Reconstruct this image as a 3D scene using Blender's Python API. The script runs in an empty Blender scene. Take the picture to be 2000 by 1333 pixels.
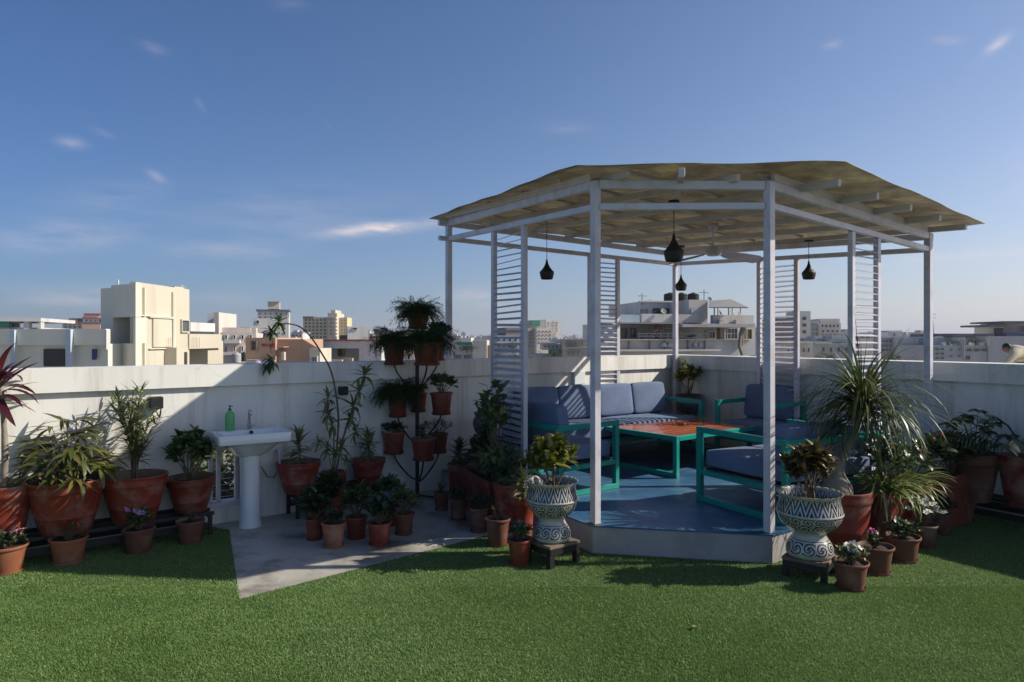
import bpy, math, random
import numpy as np
from mathutils import Vector, Matrix, Euler
R = math.radians
S = bpy.context.scene
COL = S.collection
rnd = random.Random(7)

# ------------------------------------------------------------------ camera, sky, sun, exposure
CAMZ, F, CX, HY = 1.67, 1333.0, 1000.0, 662.0
cam_d = bpy.data.cameras.new('camera')
cam = bpy.data.objects.new('camera', cam_d)
COL.objects.link(cam)
cam.location = (0, 0, CAMZ)
cam.rotation_euler = (R(90), 0, 0)
cam_d.lens = 24.0
cam_d.sensor_width = 36.0
cam_d.shift_y = -(666.5 - HY) / 2000.0
cam_d.clip_start = 0.05
cam_d.clip_end = 20000
S.camera = cam

SUN_DIR = Vector((.828, .033, .5597)).normalized()      # towards the sun
SUN_EL = math.asin(SUN_DIR.z)
SUN_AZ = math.atan2(SUN_DIR.x, SUN_DIR.y)
sun_d = bpy.data.lights.new('sun', 'SUN')
sun_d.energy = 5.0
sun_d.angle = R(0.5)
sun_d.color = (1.0, .93, .80)
sun = bpy.data.objects.new('sun', sun_d)
sun.rotation_euler = SUN_DIR.to_track_quat('Z', 'Y').to_euler()
sun.location = (30, 0, 30)
COL.objects.link(sun)

W = bpy.data.worlds.new('World')
S.world = W
W.use_nodes = True
wn, wl = W.node_tree.nodes, W.node_tree.links
wn.clear()
wout = wn.new('ShaderNodeOutputWorld')
wbg = wn.new('ShaderNodeBackground')
wbg.inputs['Strength'].default_value = 0.092
sky = wn.new('ShaderNodeTexSky')
sky.sky_type = 'NISHITA'
sky.sun_disc = False
sky.sun_elevation = SUN_EL
sky.sun_rotation = SUN_AZ
sky.altitude = 600
sky.air_density = 1.0
sky.dust_density = 0.8
sky.ozone_density = 5.5
# a few wisps of cloud, fixed to directions of the sky
geo = wn.new('ShaderNodeTexCoord')
cloud = None
def wmath(op, a, b=None, c=None, clamp=False):
    n = wn.new('ShaderNodeMath'); n.operation = op; n.use_clamp = clamp
    for i, v in enumerate((a, b, c)):
        if v is None: continue
        if isinstance(v, (int, float)): n.inputs[i].default_value = v
        else: wl.new(v, n.inputs[i])
    return n.outputs[0]
sep = wn.new('ShaderNodeSeparateXYZ'); wl.new(geo.outputs['Generated'], sep.inputs[0])
az = wmath('ARCTAN2', sep.outputs[0], sep.outputs[1])
el = wmath('ARCSINE', sep.outputs[2])
comb = wn.new('ShaderNodeCombineXYZ'); wl.new(az, comb.inputs[0]); wl.new(wmath('MULTIPLY', el, 4.5), comb.inputs[1])
wno = wn.new('ShaderNodeTexNoise'); wno.inputs['Scale'].default_value = 9.0; wno.inputs['Detail'].default_value = 9; wno.inputs['Roughness'].default_value = .62
wl.new(comb.outputs[0], wno.inputs['Vector'])
# (px, py, half width px, half height px, strength, tilt)
CL = [(752,446,108,12,1.25,.12), (140,280,30,11,.36,0), (205,262,24,9,.12,-.4), (298,95,30,12,.16,-.1), (392,206,12,10,.14,-.8),
      (1943,92,28,12,.55,.55), (1626,86,20,9,.3,0), (122,465,150,34,.34,.12), (440,492,110,18,.30,.02), (150,578,150,22,.5,0), (306,345,20,10,.22,-.4),
      (930,585,60,26,.5,0), (1900,500,170,12,.42,.02), (640,245,10,8,.08,-.8), (1105,248,50,10,.22,0), (560,420,220,60,.14,.1), (220,385,120,30,.15,.1), (1850,80,30,8,.25,-.2), (2100,300,150,60,.2,.1), (-300,300,200,40,.4,.1), (440,585,60,16,.3,0), (560,8,40,10,.08,.1)]
for (px, py, hw, hh, st, tl) in CL:
    a0 = math.atan2(px - CX, F); r_ = math.hypot(px - CX, F); e0 = math.atan2(HY - py, r_)
    hwa = hw / r_ * F / r_ ; hha = hh / r_
    dx = wmath('SUBTRACT', az, a0); dy = wmath('SUBTRACT', el, e0)
    dy = wmath('SUBTRACT', dy, wmath('MULTIPLY', dx, tl))
    q = wmath('ADD', wmath('POWER', wmath('ABSOLUTE', wmath('DIVIDE', dx, hwa)), 2.0), wmath('POWER', wmath('ABSOLUTE', wmath('DIVIDE', dy, hha)), 2.0))
    m = wmath('MULTIPLY', wmath('EXPONENT', wmath('MULTIPLY', q, -1.3)), st)
    cloud = m if cloud is None else wmath('ADD', cloud, m)
ramp = wn.new('ShaderNodeMapRange'); ramp.inputs['From Min'].default_value = .34; ramp.inputs['From Max'].default_value = .62
wl.new(wno.outputs[0], ramp.inputs['Value'])
cm = wmath('MULTIPLY', cloud, ramp.outputs[0], clamp=True)
cm = wmath('MULTIPLY', cm, .95)
mixc = wn.new('ShaderNodeMix'); mixc.data_type = 'RGBA'
tint = wn.new('ShaderNodeMix'); tint.data_type = 'RGBA'; tint.blend_type = 'MULTIPLY'; tint.inputs[0].default_value = 1; wl.new(sky.outputs[0], tint.inputs[6]); tint.inputs[7].default_value = (.94, .935, 1.0, 1)
hz = wn.new('ShaderNodeMix'); hz.data_type = 'RGBA'
wl.new(wmath('MULTIPLY', wmath('EXPONENT', wmath('MULTIPLY', wmath('ABSOLUTE', el), -7.0)), .55), hz.inputs[0]); wl.new(tint.outputs[2], hz.inputs[6])
hzc = wn.new('ShaderNodeMix'); hzc.data_type = 'RGBA'; hzc.blend_type = 'MIX'; wl.new(wmath('MULTIPLY_ADD', sep.outputs[0], .5, .5, clamp=True), hzc.inputs[0]); hzc.inputs[6].default_value = (1.65, 1.8, 2.85, 1); hzc.inputs[7].default_value = (5.4, 5.3, 5.7, 1)
wl.new(hzc.outputs[2], hz.inputs[7])
cx3 = wn.new('ShaderNodeCombineXYZ')
for i_, (k_, a_) in enumerate(((.92, .77), (1.03, .39), (1.07, .14))): wl.new(wmath('MULTIPLY', wmath('EXPONENT', wmath('MULTIPLY', sep.outputs[0], a_)), k_), cx3.inputs[i_])
azt = wn.new('ShaderNodeMix'); azt.data_type = 'RGBA'; azt.blend_type = 'MULTIPLY'; azt.inputs[0].default_value = 1; wl.new(hz.outputs[2], azt.inputs[6]); wl.new(cx3.outputs[0], azt.inputs[7])
wl.new(cm, mixc.inputs[0]); wl.new(azt.outputs[2], mixc.inputs[6]); mixc.inputs[7].default_value = (8.2, 7.2, 7.3, 1)
wl.new(mixc.outputs[2], wbg.inputs['Color'])
wl.new(wbg.outputs[0], wout.inputs[0])

S.view_settings.view_transform = 'Standard'
S.view_settings.look = 'None'
S.view_settings.gamma = 1
S.view_settings.use_curve_mapping = False
S.view_settings.exposure = 0.22
S.cycles.max_bounces = 6
S.cycles.diffuse_bounces = 2
S.cycles.glossy_bounces = 2
S.cycles.transmission_bounces = 4
S.cycles.transparent_max_bounces = 6
S.cycles.volume_bounces = 0

# ------------------------------------------------------------------ places: a pixel and a distance give a point
def at(px, py, D):
    return Vector(((px - CX) / F * D, D, CAMZ - (py - HY) * D / F))
def gnd(px, py, z=0.0):
    D = (CAMZ - z) * F / (py - HY)
    return Vector(((px - CX) / F * D, D, z))
C0 = Vector((2.39, 10.0, 0)); EL = Vector((-.795, -.607, 0)).normalized(); ER = Vector((.538, -.843, 0)).normalized()
def AC(a, c, z=0.0):
    p = C0 + EL * a + ER * c; p.z = z; return p
def cross_px(P, Q, px):      # point on plan line P-Q seen at column px
    k = (px - CX) / F
    d = Q - P
    t = (k * P.y - P.x) / (d.x - k * d.y)
    return P + d * t
def wallD(px):
    return cross_px(C0, C0 + EL, px).y
def wallR(px):
    return cross_px(C0, C0 + ER, px).y

# ------------------------------------------------------------------ objects
def tag(o, label=None, cat=None, group=None, kind=None):
    if label: o['label'] = label
    if cat: o['category'] = cat
    if group: o['group'] = group
    if kind: o['kind'] = kind
    return o
def empty(name, loc, rz=0.0, label=None, cat=None, group=None):
    o = bpy.data.objects.new(name, None); o.empty_display_size = .1
    o.location = loc; o.rotation_euler = (0, 0, rz); COL.objects.link(o)
    return tag(o, label, cat, group)
def link_mesh(name, me, parent=None, loc=None, mat=None):
    o = bpy.data.objects.new(name, me); COL.objects.link(o)
    if parent is not None: o.parent = parent
    if loc is not None: o.location = loc
    if mat is not None and len(me.materials) == 0: me.materials.append(mat)
    return o
class MB:
    def __init__(s): s.v = []; s.f = []; s.m = []
    def add(s, vs, fs, mi=0):
        b = len(s.v); s.v += [tuple(v) for v in vs]; s.f += [tuple(i + b for i in f) for f in fs]; s.m += [mi] * len(fs); return s
    def box(s, c, sz, rz=0.0, mi=0, M=None):
        x, y, z = sz[0] / 2, sz[1] / 2, sz[2] / 2
        pts = [Vector(p) for p in ((-x,-y,-z),(x,-y,-z),(x,y,-z),(-x,y,-z),(-x,-y,z),(x,-y,z),(x,y,z),(-x,y,z))]
        if M is None: M = Matrix.Translation(Vector(c)) @ Matrix.Rotation(rz, 4, 'Z')
        return s.add([M @ p for p in pts], [(0,3,2,1),(4,5,6,7),(0,1,5,4),(1,2,6,5),(2,3,7,6),(3,0,4,7)], mi)
    def bbox(s, c, sz, rz=0.0, b=.004, mi=0, M=None):    # box with chamfered edges
        x, y, z = sz[0] / 2, sz[1] / 2, sz[2] / 2
        b = min(b, x * .9, y * .9, z * .9)
        if M is None: M = Matrix.Translation(Vector(c)) @ Matrix.Rotation(rz, 4, 'Z')
        vs = []; idx = {}
        for sx in (-1, 1):
            for sy in (-1, 1):
                for sz_ in (-1, 1):
                    for ax in range(3):
                        p = [sx * x, sy * y, sz_ * z]
                        for k in range(3):
                            if k != ax: p[k] -= (sx, sy, sz_)[k] * b
                        idx[(sx, sy, sz_, ax)] = len(vs); vs.append(M @ Vector(p))
        fs = []
        def q(l): 
            fs.append(tuple(idx[k] for k in l))
        for ax in range(3):
            o = [k for k in range(3) if k != ax]
            for sg in (-1, 1):
                ring = []
                for (a, c_) in ((-1,-1),(1,-1),(1,1),(-1,1)):
                    k = [0,0,0]; k[ax] = sg; k[o[0]] = a; k[o[1]] = c_
                    ring.append((k[0],k[1],k[2],ax))
                q(ring if (sg > 0) ^ (ax == 1) else ring[::-1])
            for a in (-1, 1):          # edges along ax
                for c_ in (-1, 1):
                    k0 = [0,0,0]; k0[o[0]] = a; k0[o[1]] = c_
                    k1 = k0[:]; k0[ax] = -1; k1[ax] = 1
                    q([(*k0, o[0]), (*k1, o[0]), (*k1, o[1]), (*k0, o[1])])
        for sx in (-1, 1):
            for sy in (-1, 1):
                for sz_ in (-1, 1): q([(sx,sy,sz_,0),(sx,sy,sz_,1),(sx,sy,sz_,2)])
        return s.add(vs, fs, mi)
    def bar(s, p, q, w, h=None, up=(0,0,1), mi=0, b=0.0):   # straight bar, w across, h along up
        p, q = Vector(p), Vector(q); h = h or w
        d = q - p; L = d.length; d.normalize(); up = Vector(up)
        sd = d.cross(up)
        if sd.length < 1e-4: sd = d.cross(Vector((1,0,0)))
        sd.normalize(); u = sd.cross(d)
        M = Matrix((( d.x, sd.x, u.x, 0), (d.y, sd.y, u.y, 0), (d.z, sd.z, u.z, 0), (0,0,0,1)))
        M = Matrix.Translation((p + q) / 2) @ M
        return s.bbox(None, (L, w, h), mi=mi, M=M, b=b) if b else s.box(None, (L, w, h), mi=mi, M=M)
    def tube(s, pts, r, n=8, mi=0, cap=True):
        pts = [Vector(p) for p in pts]; rr = r if hasattr(r, '__len__') else [r] * len(pts)
        vs = []; fs = []; nrm = None
        for i, p in enumerate(pts):
            t = (pts[min(i + 1, len(pts) - 1)] - pts[max(i - 1, 0)]).normalized()
            if nrm is None:
                nrm = t.cross(Vector((0,0,1)))
                if nrm.length < .05: nrm = t.cross(Vector((1,0,0)))
            nrm = (nrm - t * nrm.dot(t)).normalized(); bn = t.cross(nrm)
            for k in range(n):
                a = 2 * math.pi * k / n
                vs.append(p + (nrm * math.cos(a) + bn * math.sin(a)) * rr[i])
        for i in range(len(pts) - 1):
            for k in range(n):
                fs.append((i*n+k, i*n+(k+1)%n, (i+1)*n+(k+1)%n, (i+1)*n+k))
        if cap:
            fs.append(tuple(range(n))[::-1]); fs.append(tuple((len(pts)-1)*n + k for k in range(n)))
        return s.add(vs, fs, mi)
    def lathe(s, prof, n=32, c=(0,0,0), mi=0, fn=None, cap0=True, cap1=False):
        vs = []; fs = []; c = Vector(c)
        for i, (r, z) in enumerate(prof):
            for k in range(n):
                a = 2 * math.pi * k / n
                rr, zz = (r, z) if fn is None else fn(r, z, a, i)
                vs.append(c + Vector((rr * math.cos(a), rr * math.sin(a), zz)))
        for i in range(len(prof) - 1):
            for k in range(n):
                fs.append((i*n+k, i*n+(k+1)%n, (i+1)*n+(k+1)%n, (i+1)*n+k))
        if cap0: fs.append(tuple(range(n))[::-1])
        if cap1: fs.append(tuple((len(prof)-1)*n + k for k in range(n)))
        return s.add(vs, fs, mi)
    def poly(s, pts, z0, z1, mi=0):       # prism over a plan polygon (counter-clockwise)
        n = len(pts); vs = [(p[0], p[1], z0) for p in pts] + [(p[0], p[1], z1) for p in pts]
        fs = [tuple(range(n))[::-1], tuple(range(n, 2*n))] + [(i, (i+1)%n, n+(i+1)%n, n+i) for i in range(n)]
        return s.add(vs, fs, mi)
    def mesh(s, name):
        me = bpy.data.meshes.new(name); me.from_pydata(s.v, [], s.f); me.update(); return me
    def build(s, name, mats, parent=None, smooth=False, loc=None, ang=None):
        me = s.mesh(name)
        for m in (mats if isinstance(mats, (list, tuple)) else [mats]): me.materials.append(m)
        if any(s.m): me.polygons.foreach_set('material_index', s.m)
        if smooth:
            me.polygons.foreach_set('use_smooth', [True] * len(me.polygons))
            if ang is not None: me.set_sharp_from_angle(angle=R(ang))
        return link_mesh(name, me, parent, loc)
def copy_tree(o, parent=None):
    c = o.copy(); COL.objects.link(c)
    if parent is not None: c.parent = parent
    for ch in list(o.children): copy_tree(ch, c)
    return c

# ------------------------------------------------------------------ materials
def _new(name):
    m = bpy.data.materials.new(name); m.use_nodes = True; n = m.node_tree.nodes; l = m.node_tree.links
    return m, n, l, n['Principled BSDF']
def coords(n, l, scale=(1,1,1), kind='Object'):
    tc = n.new('ShaderNodeTexCoord'); mp = n.new('ShaderNodeMapping'); mp.inputs['Scale'].default_value = scale
    l.new(tc.outputs[kind], mp.inputs[0]); return mp.outputs[0]
def noise(n, l, vec, sc, det=4, rough=.55):
    t = n.new('ShaderNodeTexNoise'); t.inputs['Scale'].default_value = sc; t.inputs['Detail'].default_value = det; t.inputs['Roughness'].default_value = rough
    l.new(vec, t.inputs['Vector']); return t.outputs[0]
def cramp(n, l, fac, stops):
    r = n.new('ShaderNodeValToRGB'); e = r.color_ramp.elements
    while len(e) < len(stops): e.new(.5)
    for i, (p, c) in enumerate(stops): e[i].position = p; e[i].color = (*c, 1)
    l.new(fac, r.inputs[0]); return r.outputs[0]
def mixrgb(n, l, fac, a, b, mode='MIX'):
    m = n.new('ShaderNodeMix'); m.data_type = 'RGBA'; m.blend_type = mode
    for i, v in ((0, fac), (6, a), (7, b)):
        if isinstance(v, (int, float)): m.inputs[i].default_value = v
        elif isinstance(v, tuple): m.inputs[i].default_value = (*v, 1) if len(v) == 3 else v
        else: l.new(v, m.inputs[i])
    return m.outputs[2]
def bump(n, l, h, st=.3, dist=.01):
    b = n.new('ShaderNodeBump'); b.inputs['Strength'].default_value = st; b.inputs['Distance'].default_value = dist
    l.new(h, b.inputs['Height']); return b.outputs[0]
def scale3(c, k): return tuple(min(1, x * k) for x in c)
def surf(name, col, rough=.6, var=.12, sc=3.0, fine=40.0, bst=.15, bd=.003, metal=0.0, dirt=None, dirt_amt=.5, dsc=1.5, coat=0.0, spec=.5, world=False, stretch=(1,1,1), streak=False, rndm=False):
    m, n, l, b = _new(name)
    v = coords(n, l, stretch)
    if rndm:
        oi = n.new('ShaderNodeObjectInfo'); va = n.new('ShaderNodeVectorMath'); va.operation = 'MULTIPLY_ADD'; va.inputs[1].default_value = (1,1,1)
        cb_ = n.new('ShaderNodeCombineXYZ'); mm = n.new('ShaderNodeMath'); mm.operation = 'MULTIPLY'; mm.inputs[1].default_value = 37; l.new(oi.outputs['Random'], mm.inputs[0])
        for i_ in range(3): l.new(mm.outputs[0], cb_.inputs[i_])
        l.new(v, va.inputs[0]); l.new(cb_.outputs[0], va.inputs[2]); v = va.outputs[0]
    if world:
        g = n.new('ShaderNodeNewGeometry'); mp = n.new('ShaderNodeMapping'); mp.inputs['Scale'].default_value = stretch
        l.new(g.outputs['Position'], mp.inputs[0]); v = mp.outputs[0]
    n1 = noise(n, l, v, sc, 6)
    c = cramp(n, l, n1, [(.3, scale3(col, 1 - var)), (.7, scale3(col, 1 + var))])
    if dirt:
        if streak:
            g2 = n.new('ShaderNodeMapping'); g2.inputs['Scale'].default_value = (1, 1, .12); l.new(v, g2.inputs[0]); dv = g2.outputs[0]
        else: dv = v
        d = noise(n, l, dv, dsc, 8, .65)
        mr = n.new('ShaderNodeMapRange'); mr.inputs['From Min'].default_value = .49; mr.inputs['From Max'].default_value = .64; mr.inputs['To Max'].default_value = dirt_amt
        l.new(d, mr.inputs[0]); c = mixrgb(n, l, mr.outputs[0], c, dirt)
    if rndm: c = mixrgb(n, l, 1.0, c, cramp(n, l, oi.outputs['Random'], [(0, (.62,.66,.66)), (.5, (1,1,1)), (1, (1.0,1.0,1.0))]), 'MULTIPLY')
    l.new(c, b.inputs['Base Color'])
    b.inputs['Roughness'].default_value = rough; b.inputs['Metallic'].default_value = metal
    b.inputs['Coat Weight'].default_value = coat; b.inputs['Specular IOR Level'].default_value = spec
    if bst:
        n2 = noise(n, l, v, fine, 3); l.new(bump(n, l, n2, bst, bd), b.inputs['Normal'])
    return m
def leafmat(name, c1, c2, c3=None, rough=.45, tr=.3, edge=None):
    m, n, l, b = _new(name)
    g = n.new('ShaderNodeNewGeometry'); oi = n.new('ShaderNodeObjectInfo')
    ad = n.new('ShaderNodeMath'); ad.operation = 'ADD'; l.new(g.outputs['Random Per Island'], ad.inputs[0]); l.new(oi.outputs['Random'], ad.inputs[1])
    fr = n.new('ShaderNodeMath'); fr.operation = 'FRACT'; l.new(ad.outputs[0], fr.inputs[0])
    c = cramp(n, l, fr.outputs[0], [(0, c1), (.6, c2), (1, c3 or c2)])
    l.new(c, b.inputs['Base Color']); b.inputs['Roughness'].default_value = rough
    t = n.new('ShaderNodeBsdfTranslucent'); l.new(mixrgb(n, l, .5, c, scale3(c2, 1.6)), t.inputs[0])
    mx = n.new('ShaderNodeMixShader'); mx.inputs[0].default_value = tr
    l.new(b.outputs[0], mx.inputs[1]); l.new(t.outputs[0], mx.inputs[2]); l.new(mx.outputs[0], n['Material Output'].inputs[0])
    return m
def glass(name, col=(.05,.06,.07), rough=.08):
    m, n, l, b = _new(name); b.inputs['Base Color'].default_value = (*col, 1); b.inputs['Roughness'].default_value = rough; b.inputs['Specular IOR Level'].default_value = .7
    return m
M = {}
M['wall'] = surf('terrace_wall_paint', (.80, .785, .74), .75, .05, 1.2, 60, .12, .002, dirt=(.44,.43,.38), dirt_amt=.5, dsc=1.6, world=True, streak=True)
_m = M['wall']; _nt = _m.node_tree; _nn, _ll = _nt.nodes, _nt.links; _bs = _nn['Principled BSDF']; _src = _bs.inputs['Base Color'].links[0].from_socket
_g = _nn.new('ShaderNodeNewGeometry')
def _ns(sc, n_, d=6, r_=.6):
    mp = _nn.new('ShaderNodeMapping'); mp.inputs['Scale'].default_value = sc; _ll.new(_g.outputs['Position'], mp.inputs[0]); return noise(_nn, _ll, mp.outputs[0], n_, d, r_)
_c = mixrgb(_nn, _ll, 1.0, _src, cramp(_nn, _ll, _ns((1, 1, .07), 7, 8, .7), [(.34, (.80,.78,.74)), (.50, (1,1,1))]), 'MULTIPLY')
_c = mixrgb(_nn, _ll, 1.0, _c, cramp(_nn, _ll, _ns((1, 1, 1), .9, 5), [(.35, (.90,.90,.89)), (.6, (1,1,1))]), 'MULTIPLY')
_v = _nn.new('ShaderNodeTexVoronoi'); _v.feature = 'DISTANCE_TO_EDGE'; _v.inputs['Scale'].default_value = .55
_wp = _nn.new('ShaderNodeVectorMath'); _wp.operation = 'ADD'; _tn = _nn.new('ShaderNodeTexNoise'); _tn.inputs['Scale'].default_value = 3; _ll.new(_g.outputs['Position'], _tn.inputs['Vector']); _ll.new(_g.outputs['Position'], _wp.inputs[0]); _ll.new(_tn.outputs['Color'], _wp.inputs[1]); _ll.new(_wp.outputs[0], _v.inputs['Vector'])
_c = mixrgb(_nn, _ll, 1.0, _c, cramp(_nn, _ll, _v.outputs['Distance'], [(.0, (.87,.86,.84)), (.004, (1,1,1))]), 'MULTIPLY'); _ll.new(_c, _bs.inputs['Base Color'])
M['concrete'] = surf('patch_concrete', (.42, .39, .33), .5, .28, 1.3, 50, .25, .002, dirt=(.10,.085,.07), dirt_amt=.9, dsc=1.5, world=True)
M['deckblue'] = None
M['deckside'] = surf('deck_side_paint', (.38, .36, .35), .7, .08, 2, 40, .15, .002, dirt=(.25,.22,.2), dirt_amt=.4, dsc=2.5, world=True)
M['white_metal'] = surf('white_painted_steel', (.60, .58, .63), .42, .05, 6, 30, .06, .001, dirt=(.36,.31,.28), dirt_amt=.40, dsc=5)
M['white_wood'] = surf('white_painted_rafter', (.55, .52, .49), .55, .07, 5, 30, .1, .001, dirt=(.30,.25,.20), dirt_amt=.4, dsc=5)
M['teal'] = surf('teal_enamel', (.007, .28, .225), .35, .1, 5, 30, .05, .001, spec=.5)
M['fabric'] = surf('blue_grey_upholstery', (.12, .17, .275), .9, .16, 5, 260, .35, .0015)
M['black'] = surf('black_iron', (.012, .012, .013), .5, .2, 6, 30, .1, .001)
M['lampblack'] = surf('matt_black_lamp', (.010, .010, .011), .55, .1, 6, 30, .05, .001)
M['porcelain'] = surf('white_porcelain', (.72, .74, .75), .12, .03, 2, 10, 0, 0, coat=.3)
M['chrome'] = surf('chrome', (.6, .6, .6), .12, .02, 3, 10, 0, 0, metal=1.0)
M['worn_rim'] = surf('worn_pot_rim', (.21,.14,.095), .85, .3, 9, 50, .3, .002)
M['soil'] = surf('potting_soil', (.045, .025, .016), .95, .4, 18, 60, .9, .01)
def potmat(name, col, lime=.55, rough=.5):
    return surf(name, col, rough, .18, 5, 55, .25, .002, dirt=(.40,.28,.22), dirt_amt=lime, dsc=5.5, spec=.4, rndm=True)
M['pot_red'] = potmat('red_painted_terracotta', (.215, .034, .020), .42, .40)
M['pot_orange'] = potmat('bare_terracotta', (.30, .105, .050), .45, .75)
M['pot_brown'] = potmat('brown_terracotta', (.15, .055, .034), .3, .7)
M['pot_ochre'] = potmat('plastic_terracotta', (.19, .038, .022), .18, .45)
# deck: brushed blue floor
def deck_mat():
    m, n, l, b = _new('blue_painted_floor')
    g = n.new('ShaderNodeNewGeometry'); mp = n.new('ShaderNodeMapping'); mp.inputs['Scale'].default_value = (1, 1.6, 1); l.new(g.outputs['Position'], mp.inputs[0]); v = mp.outputs[0]
    a = noise(n, l, v, 2.2, 9, .65); c = cramp(n, l, a, [(.28, (.022,.070,.155)), (.5, (.045,.125,.235)), (.74, (.13,.23,.34))])
    l.new(c, b.inputs['Base Color']); b.inputs['Roughness'].default_value = .42; b.inputs['Specular IOR Level'].default_value = .3
    l.new(bump(n, l, noise(n, l, v, 30, 4), .15, .002), b.inputs['Normal'])
    return m
M['deckblue'] = deck_mat()
def table_mat():
    m, n, l, b = _new('varnished_orange_wood')
    v = coords(n, l, (1.2, 22, 8)); a = noise(n, l, v, 2.0, 6, .6)
    oi = n.new('ShaderNodeObjectInfo')
    c = cramp(n, l, a, [(.3, (.24,.05,.012)), (.52, (.52,.12,.025)), (.75, (.68,.24,.06))])
    c = mixrgb(n, l, .25, c, cramp(n, l, oi.outputs['Random'], [(0, (.22,.05,.015)), (1, (.55,.15,.04))]))
    l.new(c, b.inputs['Base Color']); b.inputs['Roughness'].default_value = .22; b.inputs['Coat Weight'].default_value = .5
    l.new(bump(n, l, a, .1, .001), b.inputs['Normal']); return m
M['tablewood'] = table_mat()
def roof_mat():
    m, n, l, b = _new('weathered_fibreglass_sheet')
    g = n.new('ShaderNodeNewGeometry'); mp = n.new('ShaderNodeMapping'); mp.inputs['Scale'].default_value = (1,1,1); l.new(g.outputs['Position'], mp.inputs[0]); v = mp.outputs[0]
    a = noise(n, l, v, 3.6, 10, .66)
    c = cramp(n, l, a, [(.36, (.20,.165,.13)), (.47, (.36,.32,.26)), (.56, (.48,.44,.34)), (.66, (.72,.67,.42))])
    l.new(c, b.inputs['Base Color']); b.inputs['Roughness'].default_value = .6
    t = n.new('ShaderNodeBsdfTranslucent'); l.new(mixrgb(n, l, .45, c, (.66,.56,.38), 'MIX'), t.inputs[0])
    mx = n.new('ShaderNodeMixShader'); mx.inputs[0].default_value = .35
    l.new(b.outputs[0], mx.inputs[1]); l.new(t.outputs[0], mx.inputs[2]); l.new(mx.outputs[0], n['Material Output'].inputs[0])
    return m
M['roof'] = roof_mat()
# ------------------------------------------------------------------ the terrace: floor, turf, walls
WT = CAMZ - .237            # top of the parapet
slab = MB()
A_L, A_R = 12.0, 13.0
def quadpts(pts, z0, z1, mb, mi=0): mb.poly([(p.x, p.y) for p in pts], z0, z1, mi)
LW = .24
# terrace slab from the corner to well behind the camera
far_l, far_r = AC(13, 0), AC(0, 16)
back = AC(13, 16)
slab.poly([(p.x, p.y) for p in (AC(-.3, -.3), AC(13.3, -.3), AC(13.3, 16), AC(-.3, 16))], -.35, -.012)
o = slab.build('terrace_floor', surf('terrace_screed', (.22,.21,.19), .8, .15, 2, 40, .2, .003, world=True)); tag(o, kind='structure')
bl = MB(); bl.poly([(p.x, p.y) for p in (AC(-.25, -.25), AC(13.25, -.25), AC(13.25, 15.9), AC(-.25, 15.9))], -15.2, -.352)
o = bl.build('own_building_walls', M['wall']); tag(o, kind='structure')

# left wall with two barred openings, coping band
def wall_seg(mb, a0, a1, z0, z1, c0, c1, right=False):
    f = (lambda a, c: AC(a, c)) if not right else (lambda a, c: AC(c, a))
    pts = [f(a0, c0), f(a1, c0), f(a1, c1), f(a0, c1)]
    ar = sum(pts[i].x * pts[(i+1)%4].y - pts[(i+1)%4].x * pts[i].y for i in range(4))
    if ar < 0: pts = pts[::-1]
    mb.poly([(p.x, p.y) for p in pts], z0, z1)
def a_of(px):
    p = cross_px(C0, C0 + EL, px); return (p - C0).dot(EL)
ops = [(a_of(470), a_of(366), .165, .66), (a_of(52), a_of(-75), .12, .64)]
wl_root = empty('parapet_wall', AC(5, -.1), 0, 'long white parapet wall behind the wash basin and the row of big pots', 'wall')
def par(o, root):
    o.parent = root; o.matrix_parent_inverse = Matrix.Translation(-root.location) if abs(root.rotation_euler.z) < 1e-6 else (Matrix.Translation(root.location) @ Matrix.Rotation(root.rotation_euler.z, 4, 'Z')).inverted()
    return o
wm = MB()
cur = -LW
for (a0, a1, z0, z1) in ops:
    wall_seg(wm, cur, a0, -.011, WT - .19, -LW, 0)
    wall_seg(wm, a0, a1, -.011, z0, -LW, 0); wall_seg(wm, a0, a1, z1, WT - .19, -LW, 0)
    cur = a1
wall_seg(wm, cur, A_L, -.011, WT - .19, -LW, 0)
par(wm.build('wall_body', M['wall']), wl_root)
cp = MB(); wall_seg(cp, -LW - .05, A_L, WT - .188, WT, -LW - .05, .045)
par(cp.build('coping', M['wall']), wl_root)
for (a0, a1, z0, z1) in ops:          # white bars and wires in the openings
    for k, t in enumerate((.05, .40, .55, .95) if a0 < 8.2 else (.04, .5, .96)):
        b_ = MB(); a = a0 + (a1 - a0) * t
        b_.bar(AC(a, -.08, z0), AC(a, -.08, z1), .045, .03, up=EL)
        par(b_.build('opening_bar', M['white_metal']), wl_root)
    for k in range(5):
        b_ = MB(); z = z0 + .05 + k * .055
        b_.tube([AC(a0, -.12, z), AC(a1, -.12, z)], .003, 5)
        par(b_.build('wire', M['white_metal']), wl_root)
    s_ = MB(); wall_seg(s_, a0 - .03, a1 + .03, z0 + .002, z0 + .03, -.06, .035)
    par(s_.build('opening_sill', M['white_metal']), wl_root)
wr_root = empty('parapet_wall', AC(-.1, 6), 0, 'white parapet wall in shade on the right, meeting the other wall at the corner post', 'wall')
wm = MB(); wall_seg(wm, .0, 14, -.011, WT - .19, -LW, 0, True); par(wm.build('wall_body', M['wall']), wr_root)
cuts = [0.05, 1.5, 3.3, 5.2, 7.3, 9.6, 14]
for c0_, c1_ in zip(cuts[:-1], cuts[1:]):
    cp = MB(); wall_seg(cp, c0_ + .003, c1_ - .003, WT - .188, WT, -LW - .05, .045, True)
    par(cp.build('coping', M['wall']), wr_root)

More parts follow.
